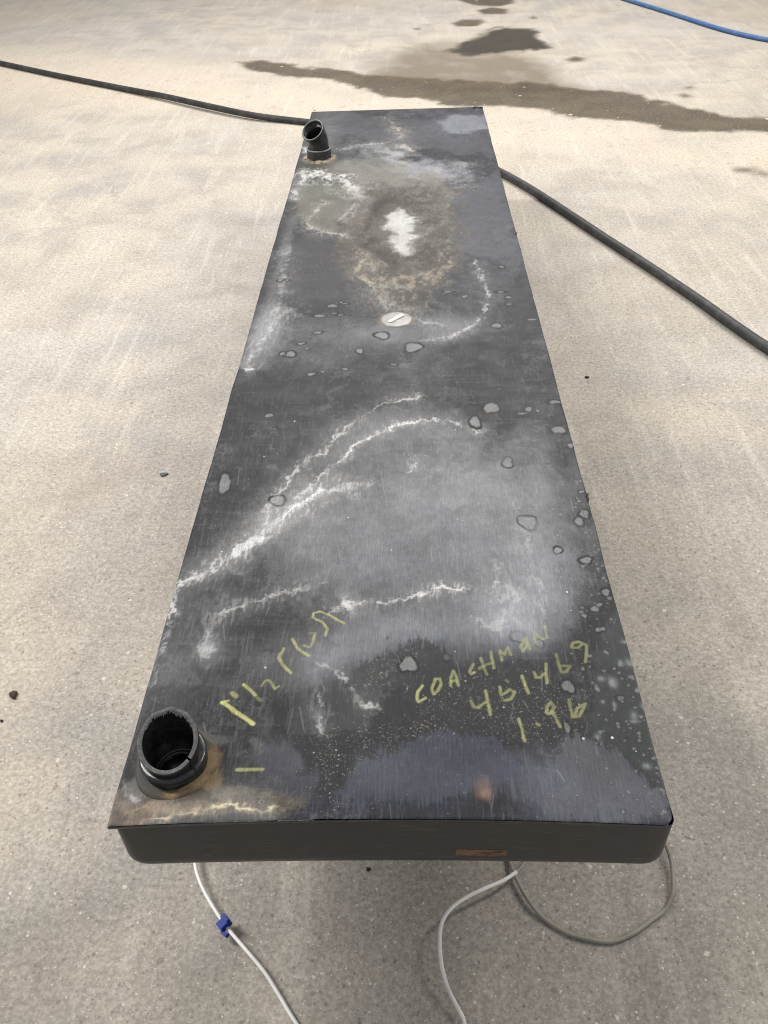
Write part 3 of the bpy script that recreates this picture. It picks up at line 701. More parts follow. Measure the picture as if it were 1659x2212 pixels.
def build_top():
    xs = np.linspace(-W2, W2, 600)
    ys = [0.0]
    while ys[-1] < LEN:
        d = math.hypot(ys[-1] - CAM[1], 0.766)
        ys.append(ys[-1] + 0.0010 * (d / 0.87) ** 1.55)
    ys[-1] = LEN
    ys = np.array(ys)
    def z(X, Y):
        edge = np.minimum(np.minimum(W2 - np.abs(X), LEN - Y), Y)
        sag = -0.003 * np.exp(-((X - 0.02) / 0.16) ** 2 - ((Y - 1.45) / 0.35) ** 2) - 0.002 * np.exp(-(X / 0.2) ** 2 - ((Y - 0.5) / 0.2) ** 2)
        rnd = -0.0006 * np.exp(-edge / 0.0010)
        return TOPZ + sag + rnd
    def keep(cx, cy):
        return np.hypot(cx - hubx, cy - huby) > 0.0285
    me, X, Y = grid_mesh('top_panel', xs, ys, z, keep)
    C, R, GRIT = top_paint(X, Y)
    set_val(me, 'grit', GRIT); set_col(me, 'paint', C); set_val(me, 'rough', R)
    # slightly wavy outline and the drawn-in front edge
    co = np.zeros(len(me.vertices) * 3, np.float32); me.vertices.foreach_get('co', co); co = co.reshape(-1, 3)
    x, y = co[:, 0].copy(), co[:, 1].copy()
    wl = (fbm(y, y * 0, 9, 61, 4) - 0.5) * 0.003; wr = (fbm(y, y * 0 + 5, 9, 62, 4) - 0.5) * 0.003
    t = (x + W2) / (2 * W2)
    co[:, 0] = x + wl * (1 - t) ** 6 + wr * t ** 6
    co[:, 1] = y + front_bow(x) * np.exp(-y / 0.05) + round_corner(x, y)
    # torn bead of plastic along the left half of the front edge
    tear = np.exp(-((x + 0.05) / 0.05) ** 2) * np.exp(-y / 0.004) * (fbm(x, y, 160, 63, 3) - 0.35)
    co[:, 2] += tear * 0.004
    me.vertices.foreach_set('co', co.ravel()); me.update()
    m = NT('stained_black_plastic'); c = m.coord()
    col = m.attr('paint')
    st = m.noise(m.mapping(c, (900, 60, 1), (0, 0, 0.06)), 1.0, 3, 0.6)
    fine = m.noise(c, 700, 2, 0.6)
    gritf = m.attr('grit', 'Fac')
    for scl, pick, sz, gc in ((760, 0.55, 0.46, (0.26, 0.25, 0.21)), (520, 0.40, 0.40, (0.30, 0.28, 0.22)), (300, 0.10, 0.34, (0.42, 0.39, 0.32)), (130, 0.012, 0.22, (0.62, 0.60, 0.55))):
        v = m.n('ShaderNodeTexVoronoi'); v.inputs['Scale'].default_value = scl; m.l(c, v.inputs['Vector'])
        sep = m.n('ShaderNodeSeparateColor'); m.l(v.outputs['Color'], sep.inputs[0])
        ins = m.math('LESS_THAN', m.math('SUBTRACT', v.outputs['Distance'], m.math('MULTIPLY', sep.outputs[1], sz)), 0.0)
        on = m.math('LESS_THAN', sep.outputs[0], m.math('MULTIPLY', gritf, pick) if scl > 200 else pick)
        col = m.mix(m.math('MULTIPLY', m.math('MULTIPLY', ins, on), 0.65), col, gc)
    col = m.mix(1.0, col, m.mix(m.ramp(st, 0.3, 0.7), (0.86, 0.86, 0.86), (1.15, 1.15, 1.16)), 'MULTIPLY')
    col = m.mix(1.0, col, m.mix(m.ramp(fine, 0.3, 0.7), (0.88, 0.88, 0.88), (1.12, 1.12, 1.12)), 'MULTIPLY')
    h = m.math('ADD', m.math('MULTIPLY', st, 0.4), m.math('ADD', m.math('MULTIPLY', fine, 0.5), m.math('MULTIPLY', m.noise(c, 9, 3, 0.5), 6.0)))
    m.bump(h, 0.35, 0.0008)
    r = m.math('ADD', m.attr('rough', 'Fac'), m.ramp(m.noise(c, 30, 4, 0.6), 0.3, 0.7, -0.05, 0.06))
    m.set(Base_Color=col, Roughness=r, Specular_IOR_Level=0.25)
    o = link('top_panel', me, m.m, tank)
    o['label'] = 'flat top covered in white, brown and grey dried water marks'
    # rim of the panel: a thin skirt all round
    out = []
    n = 120
    per = [(-W2 + 2 * W2 * i / n, 0.0) for i in range(n)] + [(W2, LEN * i / n) for i in range(n)] + \
          [(W2 - 2 * W2 * i / n, LEN) for i in range(n)] + [(-W2, LEN - LEN * i / n) for i in range(n)]
    V = []; F = []
    arr = np.array(per); px, py = arr[:, 0], arr[:, 1]
    wl = (fbm(py, py * 0, 9, 61, 4) - 0.5) * 0.003; wr = (fbm(py, py * 0 + 5, 9, 62, 4) - 0.5) * 0.003
    t = (px + W2) / (2 * W2)
    nx = px + wl * (1 - t) ** 6 + wr * t ** 6
    ny = py + front_bow(px) * np.exp(-py / 0.05) + round_corner(px, py)
    N = len(per)
    for (dz, ins) in ((-0.0019, 0.0), (-0.0032, -0.0004), (-0.0062, 0.0), (-0.0070, 0.004)):
        for i in range(N):
            sx = -1 if nx[i] > 0 else 1
            V.append((nx[i] + sx * ins * (1 if abs(px[i]) > W2 - 1e-6 else 0), ny[i] + (ins if py[i] < 1e-6 else (-ins if py[i] > LEN - 1e-6 else 0)), TOPZ + dz))
    for r_ in range(3):
        for i in range(N):
            j = (i + 1) % N
            F.append((r_ * N + i, (r_ + 1) * N + i, (r_ + 1) * N + j, r_ * N + j))
    me2 = mesh('rim', V, F); smooth(me2)
    link('rim', me2, black_plastic('rim_plastic', (0.030, 0.031, 0.035), (0.12, 0.12, 0.12), 0.35, 0.7, 40), tank)  # rim colour lightened to paint in light caught by the edge

def black_plastic(name, base=(0.018, 0.0185, 0.020), dust=(0.10, 0.098, 0.09), rough=0.42, amt=0.35, sc_=30):
    m = NT(name); c = m.coord()
    n1 = m.noise(c, sc_, 6, 0.65, 0.5); n2 = m.noise(c, sc_ * 9, 3, 0.6)
    col = m.mix(m.math('MULTIPLY', m.ramp(n1, 0.45, 0.75), amt), base, dust)
    scr = m.noise(m.mapping(c, (30, 30, 420), (0, 0.04, 0.0)), 1.0, 4, 0.7, 0.6)
    col = m.mix(m.ramp(scr, 0.56, 0.74, 0, 0.45 * amt), col, (0.16, 0.155, 0.145))
    m.bump(m.math('ADD', n1, m.math('MULTIPLY', n2, 0.25)), 0.3, 0.0012)
    m.set(Base_Color=col, Roughness=m.ramp(n1, 0.3, 0.7, rough - 0.06, rough + 0.12))
    return m.m
BLACK = black_plastic('black_plastic')
SIDE = black_plastic('scuffed_black_plastic', (0.014, 0.0155, 0.0175), (0.036, 0.038, 0.040), 0.36, 0.8, 18)
GLOSS = black_plastic('glossy_black_plastic', (0.013, 0.0135, 0.015), (0.06, 0.058, 0.05), 0.22, 0.35, 60)
CUT = black_plastic('sawn_black_plastic', (0.060, 0.060, 0.063), (0.17, 0.17, 0.17), 0.8, 0.8, 260)
build_top()

def build_body():
    """tapered shell with rounded upright corners and a rounded bottom edge"""
    H = 0.094; R0 = 0.030; draft = -0.05
    prof = [(0.0, 0.0)]
    for k in range(1, 9):
        t = k / 8 * (H - R0); prof.append((t, draft * t))
    base_in = draft * (H - R0)
    for k in range(1, 13):
        a = k / 12 * math.pi / 2
        prof.append((H - R0 + R0 * math.sin(a), base_in + R0 * (1 - math.cos(a))))
    V = []; F = []
    per = None
    rings = []
    for (t, ins) in prof:
        hx = W2 - 0.0004 - ins; ring = []
        y0 = 0.0025 + ins; y1 = LEN - 0.0035 - ins
        r = 0.010 + 0.16 * t
        def arc(cx, cy, a0):
            return [(cx + r * math.cos(a0 + math.pi / 2 * k / 6), cy + r * math.sin(a0 + math.pi / 2 * k / 6)) for k in range(7)]
        ring += arc(-hx + r, y0 + r, math.pi)
        ring += [(-hx + r + (2 * hx - 2 * r) * k / 30, y0) for k in range(1, 30)]
        ring += arc(hx - r, y0 + r, -math.pi / 2)
        ring += [(hx, y0 + r + (y1 - y0 - 2 * r) * k / 60) for k in range(1, 60)]
        ring += arc(hx - r, y1 - r, 0)
        ring += [(hx - r - (2 * hx - 2 * r) * k / 30, y1) for k in range(1, 30)]
        ring += arc(-hx + r, y1 - r, math.pi / 2)
        ring += [(-hx, y1 - r - (y1 - y0 - 2 * r) * k / 60) for k in range(1, 60)]
        rings.append([(x + 0.0018 + (0.0020 * math.exp(-max(y - ins, 0) / 0.04) if x > 0 else -0.0), y + front_bow(x) * (1 - 0.45 * t / H) * math.exp(-max(y - ins, 0) / 0.05), TOPZ - 0.0068 - t) for x, y in ring])
    n = len(rings[0])
    for rg in rings: V += rg
    for i in range(len(rings) - 1):
        for k in range(n):
            l = (k + 1) % n
            F.append((i * n + k, (i + 1) * n + k, (i + 1) * n + l, i * n + l))
    F.append(tuple((len(rings) - 1) * n + k for k in range(n))[::-1])
    me = mesh('body', V, F); smooth(me)
    link('body', me, SIDE, tank)
build_body()
BOT = TOPZ - 0.0068 - 0.094

# brown strip of old tape low on the front wall
def strip():
    V = []; F = []
    n = 60
    u0, u1 = 990, 1108
    for j in range(4):
        for i in range(n):
            uu = u0 + (u1 - u0) * i / (n - 1)
            x = T(uu, 1781)[0] * 0.985
            t = 0.0500 + 0.0110 * j / 3
            ins = -0.05 * t
            y = 0.0025 + ins + front_bow(x) * (1 - 0.45 * t / 0.094) - 0.0006 - (0.0005 if 0 < j < 3 else -0.0003) - 0.0004 * math.sin(i * 1.7)
            jig = (hash2(np.array([i]), np.array([j]), 5)[0] - 0.5) * 0.0018
            V.append((x, y, TOPZ - 0.0068 - t + jig * (1 if j in (0, 3) else 0)))
    for j in range(3):
        for i in range(n - 1):
            F.append((j * n + i, (j + 1) * n + i, (j + 1) * n + i + 1, j * n + i + 1))
    me = mesh('tape_strip', V, F); smooth(me)
    m = NT('brown_tape'); c = m.coord(); a = m.noise(m.mapping(c, (60, 60, 500)), 1.0, 5, 0.6)
    m.set(Base_Color=m.mix(m.ramp(a, 0.4, 0.62), (0.045, 0.028, 0.018), (0.22, 0.115, 0.05)), Roughness=0.6)
    o = link('tape_strip', me, m.m, tank)
strip()

# ------------------------------------------------------------------ near pipe hub: a sawn-off stub in a collar
def hub():
    o = bpy.data.objects.new('pipe_hub', None); sc.collection.objects.link(o); o.parent = tank
    o.location = (hubx, huby, TOPZ); o['label'] = 'sawn-off open pipe stub in a dark collar at the near left corner'
    rimc = at(362, 1599, TOPZ + 0.0365)
    lx, ly = (rimc[0] - hubx) / 0.0365, (rimc[1] - huby) / 0.0365
    lean = Matrix(((1, 0, lx), (0, 1, ly), (0, 0, 1)))
    print('lean', lx, ly)
    # weld flange
    V, F = lathe([(0.030, 0.002), (0.0395, 0.0030), (0.0430, 0.0018), (0.0445, -0.001)], 72,
                 lambda p, a: Vector((p.x * (1 + 0.03 * math.sin(3 * a + 1)), p.y * (1 + 0.03 * math.sin(2 * a)), p.z + 0.0006 * math.sin(5 * a))))
    me = mesh('flange', V, F); smooth(me)
    m = NT('silted_flange'); c = m.coord(); n = m.noise(c, 45, 6, 0.65); g = m.noise(c, 400, 2)
    sx = m.n('ShaderNodeSeparateXYZ'); m.l(c, sx.inputs[0])
    side = m.ramp(m.math('ADD', m.math('SUBTRACT', m.math('MULTIPLY', sx.outputs[0], 22.0), m.math('MULTIPLY', sx.outputs[1], 16.0)), n), 0.45, 1.25)
    col = m.mix(side, (0.045, 0.043, 0.040), m.mix(m.ramp(n, 0.35, 0.6), (0.060, 0.044, 0.024), (0.170, 0.115, 0.052)))
    col = m.mix(m.ramp(g, 0.55, 0.75, 0, .5), col, (0.06, 0.05, 0.035)); m.bump(g, .5, .001)
    m.set(Base_Color=col, Roughness=0.7)
    link('flange', me, m.m, o)
    prof = [(0.0335, -0.004), (0.0342, 0.001), (0.0336, 0.003), (0.0336, 0.0090), (0.0330, 0.0102), (0.0344, 0.0112), (0.0352, 0.0125), (0.0354, 0.0140), (0.0348, 0.0156), (0.0334, 0.0166), (0.0318, 0.0170), (0.029, 0.0172)]
    V, F = lathe(prof, 96, lambda p, a: (lean @ p))
    me = mesh('collar', V, F); smooth(me)
    # slit through the collar: drop the faces of a narrow sector
    link('collar', me, GLOSS, o)
    # pipe wall: outer side, sawn top, inner bore
    def topz(a):   # plane cut sloping towards the near side, a little ragged
        return 0.0365 + 0.0115 * math.sin(a) + 0.0012 * math.sin(9 * a) * max(0, math.sin(a))
    slit = math.radians(-36)
    def warp(p, a):
        r = math.hypot(p.x, p.y)
        q = p.copy()
        if p.z > 0.025: q.z = topz(a) + (p.z - 0.040) if p.z > 0.035 else 0.018 + (topz(a) - 0.018) * 0.45
        return lean @ q
    seg = 180
    prof = [(0.0308, 0.012), (0.0308, 0.018), (0.0312, 0.028), (0.0322, 0.0385), (0.0316, 0.0398)]
    V, F = lathe(prof, seg, warp); me = mesh('pipe', V, F)
    keepf = []
    def insec(k):
        a = 2 * math.pi * (k + 0.5) / seg
        return abs(((a - slit + math.pi) % (2 * math.pi)) - math.pi) < math.radians(2.1)
    F = [f for i, f in enumerate(F) if not insec(i % seg)]
    me = mesh('pipe', V, F); smooth(me); link('pipe', me, GLOSS, o)
    rr = random.Random(4)
    jag = [rr.uniform(-1, 1) for _ in range(seg)]
    def warp2(p, a):
        r = math.hypot(p.x, p.y); k = int(round(a / (2 * math.pi) * seg)) % seg
        q = p.copy(); q.z = topz(a) + (p.z - 0.040)
        far = max(0.0, math.sin(a)) ** 1.5
        if r < 0.0275:   # burrs left by the saw on the far inner lip
            s = 1 - (0.035 + 0.05 * jag[k]) * far
            q.x *= s; q.y *= s; q.z -= 0.0018 * far * (1 + jag[k])
        return lean @ q
    V, F = lathe([(0.0316, 0.0398), (0.0308, 0.0400), (0.0285, 0.0400), (0.0270, 0.0398), (0.0268, 0.0388)], seg, warp2)
    F = [f for i, f in enumerate(F) if not insec(i % seg)]
    me = mesh('sawn_rim', V, F); link('sawn_rim', me, CUT, o)
    def warp3(p, a):
        q = p.copy()
        if p.z > 0.035: q.z = topz(a) + (p.z - 0.040)
        elif p.z > 0.02: q.z = 0.018 + (topz(a) - 0.018) * 0.5
        return lean @ q
    V, F = lathe([(0.0268, 0.0388), (0.0266, 0.030), (0.0264, 0.012), (0.0262, -0.012), (0.0225, -0.013), (0.0220, -0.010), (0.0195, -0.010), (0.0190, -0.016), (0.0188, -0.026), (0.001, -0.027)], seg, warp3)
    me = mesh('bore', V, F); smooth(me); link('bore', me, black_plastic('bore_plastic', (0.012, 0.012, 0.013), (0.035, 0.035, 0.033), 0.22, .4, 80), o)
    # slit seen as a dark saw cut down the outer side of the collar
    a = slit
    d = Vector((math.cos(a), math.sin(a), 0)); s = Vector((-math.sin(a), math.cos(a), 0))
    V = []
    pr = [(0.0326, 0.031), (0.0324, 0.0180), (0.0342, 0.0168), (0.0358, 0.0145), (0.0358, 0.0120), (0.0343, 0.0100), (0.0341, 0.007)]
    for i, (r, z) in enumerate(pr):
        wv = 0.0015 * (1 - 0.12 * i)
        for sg in (-1, 1):
            V.append(lean @ (d * r + s * wv * sg + Vector((0, 0, z))))
        for sg in (-1, 1):
            V.append(lean @ (d * (r - 0.004) + s * wv * sg + Vector((0, 0, z))))
    F = []
    for i in range(len(pr) - 1):
        b = i * 4; F.append((b, b + 1, b + 5, b + 4))
    me = mesh('saw_cut', V, F)
    m = NT('dark_cut'); m.set(Base_Color=(0.004, 0.004, 0.004), Roughness=0.9)
    link('saw_cut', me, m.m, o)
hub()

# ------------------------------------------------------------------ far elbow
def elbow():
    o = bpy.data.objects.new('elbow_fitting', None); sc.collection.objects.link(o); o.parent = tank
    o.location = (elx, ely, TOPZ); o['label'] = 'bent black pipe elbow standing at the far left corner'
    V, F = lathe([(0.030, 0.004), (0.040, 0.0045), (0.0450, 0.0030), (0.0480, -0.001)], 56,
                 lambda p, a: Vector((p.x * (1 + 0.05 * math.sin(3 * a)), p.y * (1 + 0.04 * math.sin(4 * a + 1)), p.z + 0.0012 * math.sin(7 * a))))
    me = mesh('flange', V, F); smooth(me)
    m = NT('crusted_flange'); c = m.coord(); n = m.noise(c, 70, 6, 0.65)
    m.bump(n, .6, .003)
    m.set(Base_Color=m.mix(m.ramp(n, 0.35, 0.62), (0.05, 0.045, 0.038), (0.33, 0.28, 0.21)), Roughness=0.8)
    link('flange', me, m.m, o)
    V, F = lathe([(0.0345, -0.002), (0.0345, 0.026), (0.0340, 0.0275), (0.0322, 0.0285), (0.0300, 0.0285)], 64)
    me = mesh('collar', V, F); smooth(me); link('collar', me, BLACK, o)
    V, F = lathe([(0.0347, 0.0262), (0.0350, 0.0274), (0.0344, 0.0288), (0.0318, 0.0292)], 64)
    me = mesh('collar_edge', V, F); smooth(me)
    m = NT('scuffed_edge'); m.set(Base_Color=(0.20, 0.20, 0.195), Roughness=0.5)
    link('collar_edge', me, m.m, o)
    hz = Vector((-0.55, -0.85, 0)).normalized()
    def frame(th):
        d = (Vector((0, 0, 1)) * math.cos(th) + hz * math.sin(th)).normalized()
        return d
    R = 0.062; pts = []
    pts.append((Vector((0, 0, 0.020)), Vector((0, 0, 1)), 0.0290))
    pts.append((Vector((0, 0, 0.034)), Vector((0, 0, 1)), 0.0290))
    base = Vector((0, 0, 0.034))
    END = math.radians(40)
    for k in range(1, 13):
        th = END * k / 12
        p = base + hz * (R * (1 - math.cos(th))) + Vector((0, 0, R * math.sin(th)))
        pts.append((p, frame(th), 0.0290))
    e = pts[-1][0]; d = frame(END)
    pts.append((e + d * 0.001, d, 0.0325)); pts.append((e + d * 0.009, d, 0.0335)); pts.append((e + d * 0.0102, d, 0.0325))
    inner = [(e + d * 0.0102, d, 0.0292), (e + d * 0.006, d, 0.0275), (e - d * 0.01, d, 0.0252)]
    for k in range(11, 0, -2):
        inner.append((pts[1 + k][0], pts[1 + k][1], 0.0248))
    seg = 56; V = []; F = []
    side = hz.cross(Vector((0, 0, 1))).normalized()
    allp = pts + inner
    for (p, dr, r) in allp:
        q = dr.cross(side).normalized()
        for k in range(seg):
            a = 2 * math.pi * k / seg
            V.append(p + side * (r * math.cos(a)) + q * (r * math.sin(a)))
    for i in range(len(allp) - 1):
        for k in range(seg):
            l = (k + 1) % seg; F.append((i * seg + k, i * seg + l, (i + 1) * seg + l, (i + 1) * seg + k))
    me = mesh('bend', V, F); smooth(me)
    bm = bmesh.new(); bm.from_mesh(me); bmesh.ops.recalc_face_normals(bm, faces=bm.faces); bm.to_mesh(me); bm.free()
    link('bend', me, black_plastic('elbow_plastic', (0.016, 0.0165, 0.018), (0.085, 0.085, 0.08), 0.30, 0.55, 45), o)
    # pale worn lip of the mouth
    V, F = tube([e + d * 0.0100 + side * (0.0308 * math.cos(a)) + d.cross(side).normalized() * (0.0308 * math.sin(a)) for a in [2 * math.pi * k / 48 for k in range(49)]], 0.0014, 8, False)
    me = mesh('mouth_lip', V, F); smooth(me); link('mouth_lip', me, m.m, o)
elbow()

# ------------------------------------------------------------------ pale plug in the top face
def plug():
    o = bpy.data.objects.new('plug', None); sc.collection.objects.link(o); o.parent = tank
    z0 = TOPZ - 0.003
    o.location = (capx, capy, z0); o['label'] = 'round pale plug with a raised white bar'
    V, F = lathe([(0.0305, -0.001), (0.0305, 0.0022), (0.0298, 0.0036), (0.0275, 0.0044), (0.020, 0.0048), (0.010, 0.0050), (0.0005, 0.0050)], 64)
    me = mesh('disc', V, F); smooth(me)
    m = NT('pale_plug_plastic'); c = m.coord(); n = m.noise(c, 60, 5, 0.6)
    m.set(Base_Color=m.mix(m.ramp(n, 0.35, 0.7), (0.24, 0.24, 0.225), (0.34, 0.34, 0.325)), Roughness=0.38)
    link('disc', me, m.m, o)
    bm = bmesh.new()
    a = Vector(T(841, 698)); b = Vector(T(871, 682.5))
    d = (b - a); L = d.length; ang = math.atan2(d.y, d.x)
    bmesh.ops.create_cube(bm, size=1)
    bmesh.ops.scale(bm, vec=(L * 1.0, 0.0085, 0.0030), verts=bm.verts)
    bmesh.ops.bevel(bm, geom=list(bm.edges), offset=0.0012, segments=3, affect='EDGES')
    bmesh.ops.rotate(bm, cent=(0, 0, 0), matrix=Matrix.Rotation(ang, 3, 'Z'), verts=bm.verts)
    bmesh.ops.translate(bm, vec=((a.x + b.x) / 2 - capx, (a.y + b.y) / 2 - capy, 0.0062), verts=bm.verts)
    me = bpy.data.meshes.new('bar'); bm.to_mesh(me); bm.free()
    m = NT('white_bar'); c = m.coord()
    m.set(Base_Color=m.mix(m.noise(c, 200, 2), (0.82, 0.82, 0.81), (0.90, 0.90, 0.89)), Roughness=0.4)
    link('bar', me, m.m, o)
plug()

# torn flashing at the corners and edges of the panel
def flash(u, v, L, h, ang, seed):
    p = T(u, v); r = random.Random(seed)
    pts = [Vector((p[0], p[1], TOPZ)) + Vector((math.cos(ang), math.sin(ang), 0)) * (L * k / 5) + Vector((0, 0, h * (0.3 + r.random()))) for k in range(6)]
    V, F = tube(pts, h * 0.6, 6, True, lambda t: 0.5 + r.random() * 0.9)
    me = mesh('torn_edge', V, F); link('torn_edge', me, BLACK, tank)
flash(1022, 234, 0.030, 0.003, 0.0, 1)
flash(676, 239, 0.010, 0.0016, 0.0, 2)
flash(1271, 1084, 0.018, 0.0022, 1.5, 3)
for i_, u_ in enumerate((440, 470, 505, 540, 600, 640)):
    flash(u_, 1779 - (u_ - 400) * 0.022, 0.018, 0.0011, 0.03, 10 + i_)
flash(1114, 506, 0.010, 0.0022, 1.2, 4)

# ------------------------------------------------------------------ timbers that carry the tank (under it)
def wood(name):
    m = NT(name); c = m.coord()
    n = m.noise(m.mapping(c, (2, 30, 30)), 2.0, 5, 0.6, 0.6)
    m.set(Base_Color=m.mix(n, (0.22, 0.15, 0.09), (0.36, 0.26, 0.16)), Roughness=0.75); return m.m
WOOD = wood('rough_timber')
for yy, lab in ((0.62, 'stacked timber trestle under the near half of the black tank'), (1.95, 'stacked timber trestle under the far half of the black tank')):
    o = bpy.data.objects.new('trestle', None); sc.collection.objects.link(o); o.location = (0, yy, 0)
    tag(o, lab, 'trestle', 'timber trestles under the tank')
    def beam(name, sx, sy, sz, x, y, z):
        bm = bmesh.new(); bmesh.ops.create_cube(bm, size=1); bmesh.ops.scale(bm, vec=(sx, sy, sz), verts=bm.verts)
        bmesh.ops.bevel(bm, geom=list(bm.edges), offset=0.003, segments=2, affect='EDGES')
        bmesh.ops.translate(bm, vec=(x, y, z), verts=bm.verts)
        me = bpy.data.meshes.new(name); bm.to_mesh(me); bm.free(); link(name, me, WOOD, o)
    hb = BOT - 0.045
    beam('top_beam', 0.36, 0.09, 0.045, 0, 0, BOT - 0.0225)
    for sx in (-1, 1): beam('block', 0.09, 0.14, hb - 0.001, sx * 0.12, 0, (hb - 0.001) / 2)

# ------------------------------------------------------------------ hoses and wires
def rubber(name, base, dust, rough=0.55):
    m = NT(name); c = m.coord(); n = m.noise(c, 22, 6, 0.65); g = m.noise(c, 200, 3)
    col = m.mix(m.ramp(n, 0.42, 0.72), base, dust)
    m.bump(g, 0.3, 0.0008)
    m.set(Base_Color=col, Roughness=rough); return m.m
def hose(name, uv, r, mat, label, cat, z=None, n=14, seg=14, lift=None):
    pts = []
    for i, p in enumerate(uv):
        u, v = p[0], p[1]; zz = r + (p[2] if len(p) > 2 else 0)
        pts.append(Vector(tuple(at(u, v, zz))))
    V, F = tube(catmull(pts, n), r, seg)
    me = mesh(name, V, F); smooth(me)
    o = link(name, me, mat); tag(o, label, cat); return o
hose('air_hose', [(-260, 92), (-100, 114), (0, 136), (120, 162), (250, 188), (350, 207, 0.006), (440, 227, 0.008), (540, 248, 0.006), (620, 259), (700, 268), (820, 285), (940, 315), (1030, 348), (1085, 374), (1140, 405),
                  (1210, 450), (1300, 510), (1400, 575), (1500, 642), (1600, 713), (1700, 780), (1800, 850)], 0.0143,
     rubber('black_rubber', (0.016, 0.017, 0.018), (0.055, 0.054, 0.050)), 'thick black rubber hose crossing the concrete beneath the black tank', 'hose', n=14, seg=18)
hose('blue_hose', [(1150, -70), (1250, -34), (1350, -2), (1450, 29), (1540, 58), (1600, 74), (1659, 86), (1740, 98), (1850, 110)], 0.0125,
     rubber('blue_rubber', (0.04, 0.11, 0.28), (0.09, 0.16, 0.30), 0.6), 'blue air hose lying across the far right of the concrete floor', 'hose', seg=14)
WIRE = rubber('white_wire_jacket', (0.80, 0.79, 0.76), (0.62, 0.60, 0.56), 0.45)
hose('white_wire', [(432, 1700), (420, 1790, 0.006), (421, 1862, 0.012), (432, 1905, 0.014), (455, 1950, 0.014), (490, 2003, 0.014), (530, 2050, 0.014), (570, 2098, 0.012), (600, 2145, 0.008), (630, 2195, 0.004), (660, 2240), (700, 2300)], 0.0024,
     WIRE, 'straight white wire with a blue clip, lying at the lower left', 'wire', seg=12)
ww2 = hose('white_wire', [(1116, 1883, 0.014), (1108, 1889, 0.014), (1085, 1903, 0.016), (1050, 1918, 0.018), (1010, 1937, 0.02), (975, 1962, 0.022), (954, 1995, 0.022), (950, 2040, 0.022), (955, 2090, 0.018), (968, 2135, 0.012), (985, 2170, 0.008), (1002, 2205, 0.005), (1006, 2250), (1008, 2310)], 0.0026,
     WIRE, 'curving white wire without a clip, lying below the middle of the tank', 'wire', seg=12)
_V, _F = tube(catmull([Vector(tuple(at(*q_))) for q_ in ((1180, 1760, 0.012), (1150, 1830, 0.013), (1134, 1862, 0.015), (1116, 1883, 0.0165), (1113, 1886, 0.0165))], 10), 0.0014, 8)
_me = mesh('bare_end', _V, _F); smooth(_me); link('bare_end', _me, rubber('dull_core', (0.30, 0.30, 0.29), (0.2, 0.2, 0.19)), ww2)
hose('grey_cord', [(1080, 1760), (1095, 1840), (1106, 1875, .004), (1124, 1915, .005), (1150, 1957, .004), (1180, 1988), (1220, 2013), (1265, 2028), (1320, 2034), (1365, 2018), (1405, 1990), (1437, 1965), (1453, 1930, .004), (1454, 1895, .006), (1450, 1860, .008), (1440, 1828, .01), (1420, 1780, .008), (1390, 1700)], 0.0030,
     rubber('grey_cord_jacket', (0.26, 0.245, 0.20), (0.17, 0.16, 0.13), 0.5), 'grey-brown cord looping below the near right corner of the tank', 'cord', seg=12)

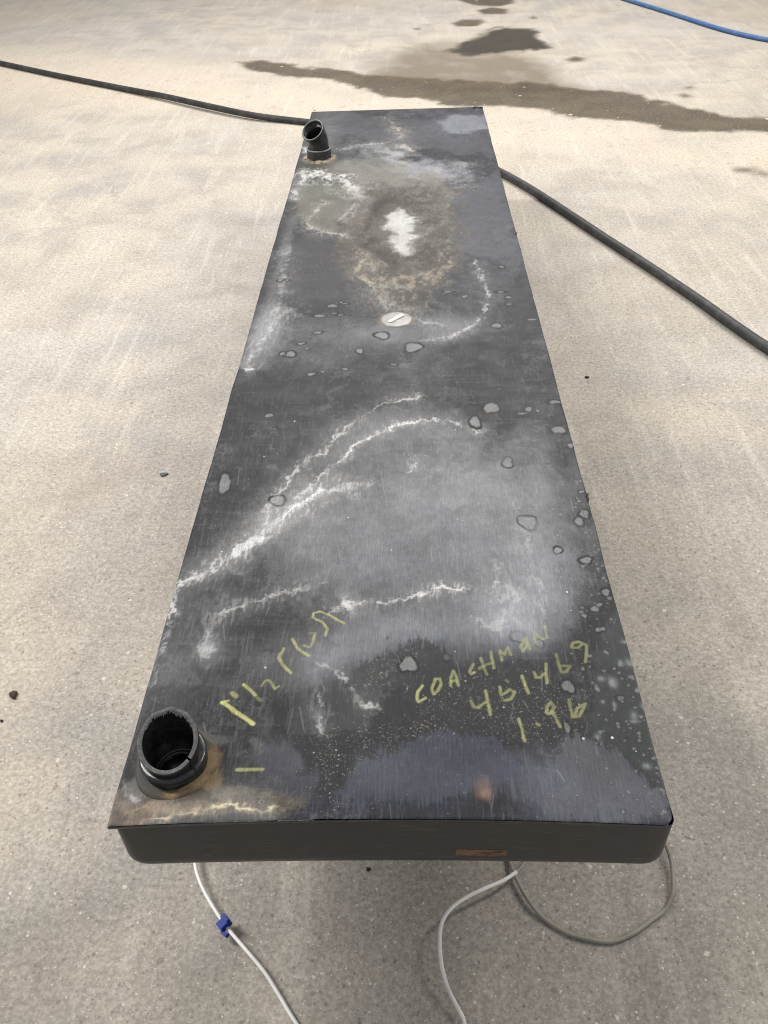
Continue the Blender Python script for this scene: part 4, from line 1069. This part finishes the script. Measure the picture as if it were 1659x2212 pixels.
def clip():
    p = Vector(tuple(at(489, 1998, 0.018)))
    a = Vector(tuple(at(470, 1972, 0.018))); b = Vector(tuple(at(510, 2027, 0.018)))
    ang = math.atan2((b - a).y, (b - a).x)
    root = bpy.data.objects.new('splice_connector', None); sc.collection.objects.link(root)
    root.location = p; root.rotation_euler = (0.25, 0, ang)
    tag(root, 'small blue plastic splice connector clamped on the left white wire', 'connector')
    m = NT('blue_plastic'); c = m.coord()
    m.set(Base_Color=m.mix(m.noise(c, 300, 3), (0.006, 0.022, 0.20), (0.010, 0.04, 0.30)), Specular_IOR_Level=0.2, Roughness=0.45)
    def box(name, sx, sy, sz, x, y, z, rz=0, bev=0.0008, parent=root):
        bm = bmesh.new(); bmesh.ops.create_cube(bm, size=1); bmesh.ops.scale(bm, vec=(sx, sy, sz), verts=bm.verts)
        bmesh.ops.bevel(bm, geom=list(bm.edges), offset=bev, segments=2, affect='EDGES')
        bmesh.ops.rotate(bm, cent=(0, 0, 0), matrix=Matrix.Rotation(rz, 3, 'Z'), verts=bm.verts)
        bmesh.ops.translate(bm, vec=(x, y, z), verts=bm.verts)
        me = bpy.data.meshes.new(name); bm.to_mesh(me); bm.free(); return link(name, me, m.m, parent)
    box('housing', 0.013, 0.016, 0.010, -0.003, -0.001, 0.001)
    box('lid', 0.012, 0.007, 0.0035, -0.005, 0.004, 0.0076)
    box('side_wing', 0.010, 0.005, 0.008, 0.007, -0.008, -0.001, 0.25)
    box('latch', 0.004, 0.012, 0.003, 0.001, -0.001, 0.0072)
clip()

# ------------------------------------------------------------------ small bits of dirt
def crumb(name, u, v, size, col, label, cat, seed, squash=0.45, group=None, par=None):
    r = random.Random(seed)
    bm = bmesh.new(); bmesh.ops.create_icosphere(bm, subdivisions=3, radius=1)
    ph = [r.uniform(0, 6) for _ in range(6)]
    for v_ in bm.verts:
        c = v_.co
        k = 1 + 0.28 * math.sin(c.x * 3 + ph[0]) * math.sin(c.y * 3.4 + ph[1]) + 0.16 * math.sin(c.x * 8 + ph[2]) * math.sin(c.y * 7 + ph[3]) + 0.1 * math.sin(c.z * 11 + ph[4])
        v_.co = Vector((c.x * k, c.y * k * 0.75, c.z * k * squash)) * size
    me = bpy.data.meshes.new(name); bm.to_mesh(me); bm.free(); smooth(me)
    m = NT(name + '_stuff'); c = m.coord(); n = m.noise(c, 3 / size, 5, 0.7)
    m.bump(n, 0.8, size * 0.4)
    m.set(Base_Color=m.mix(n, tuple(x * 0.6 for x in col), tuple(min(1, x * 1.5) for x in col)), Roughness=0.85)
    o = link(name, me, m.m); p = G(u, v); o.location = (p[0], p[1], size * squash * 0.8); o.rotation_euler = (0, 0, r.uniform(0, 3))
    tag(o, label, cat, group); return o
crumb('dirt_clump', 30, 1503, 0.0075, (0.045, 0.032, 0.024), 'dark brown dirt clump at the left edge of the floor', 'dirt', 1, 0.5)
crumb('dirt_speck', 4, 1558, 0.003, (0.03, 0.022, 0.018), 'small dark speck just below the brown dirt clump at left', 'dirt', 2)
crumb('blue_grey_chip', 354, 1026, 0.0085, (0.09, 0.10, 0.125), 'flat blue-grey chip on the floor left of the tank', 'chip', 3, 0.22)
crumb('dark_pebble', 1268, 816, 0.0055, (0.05, 0.038, 0.03), 'dark pebble on the floor right of the tank, below the black hose', 'pebble', 4)
crumb('dark_fleck', 796, 1878, 0.0033, (0.015, 0.015, 0.015), 'tiny black fleck on the floor under the front edge of the tank', 'fleck', 5)
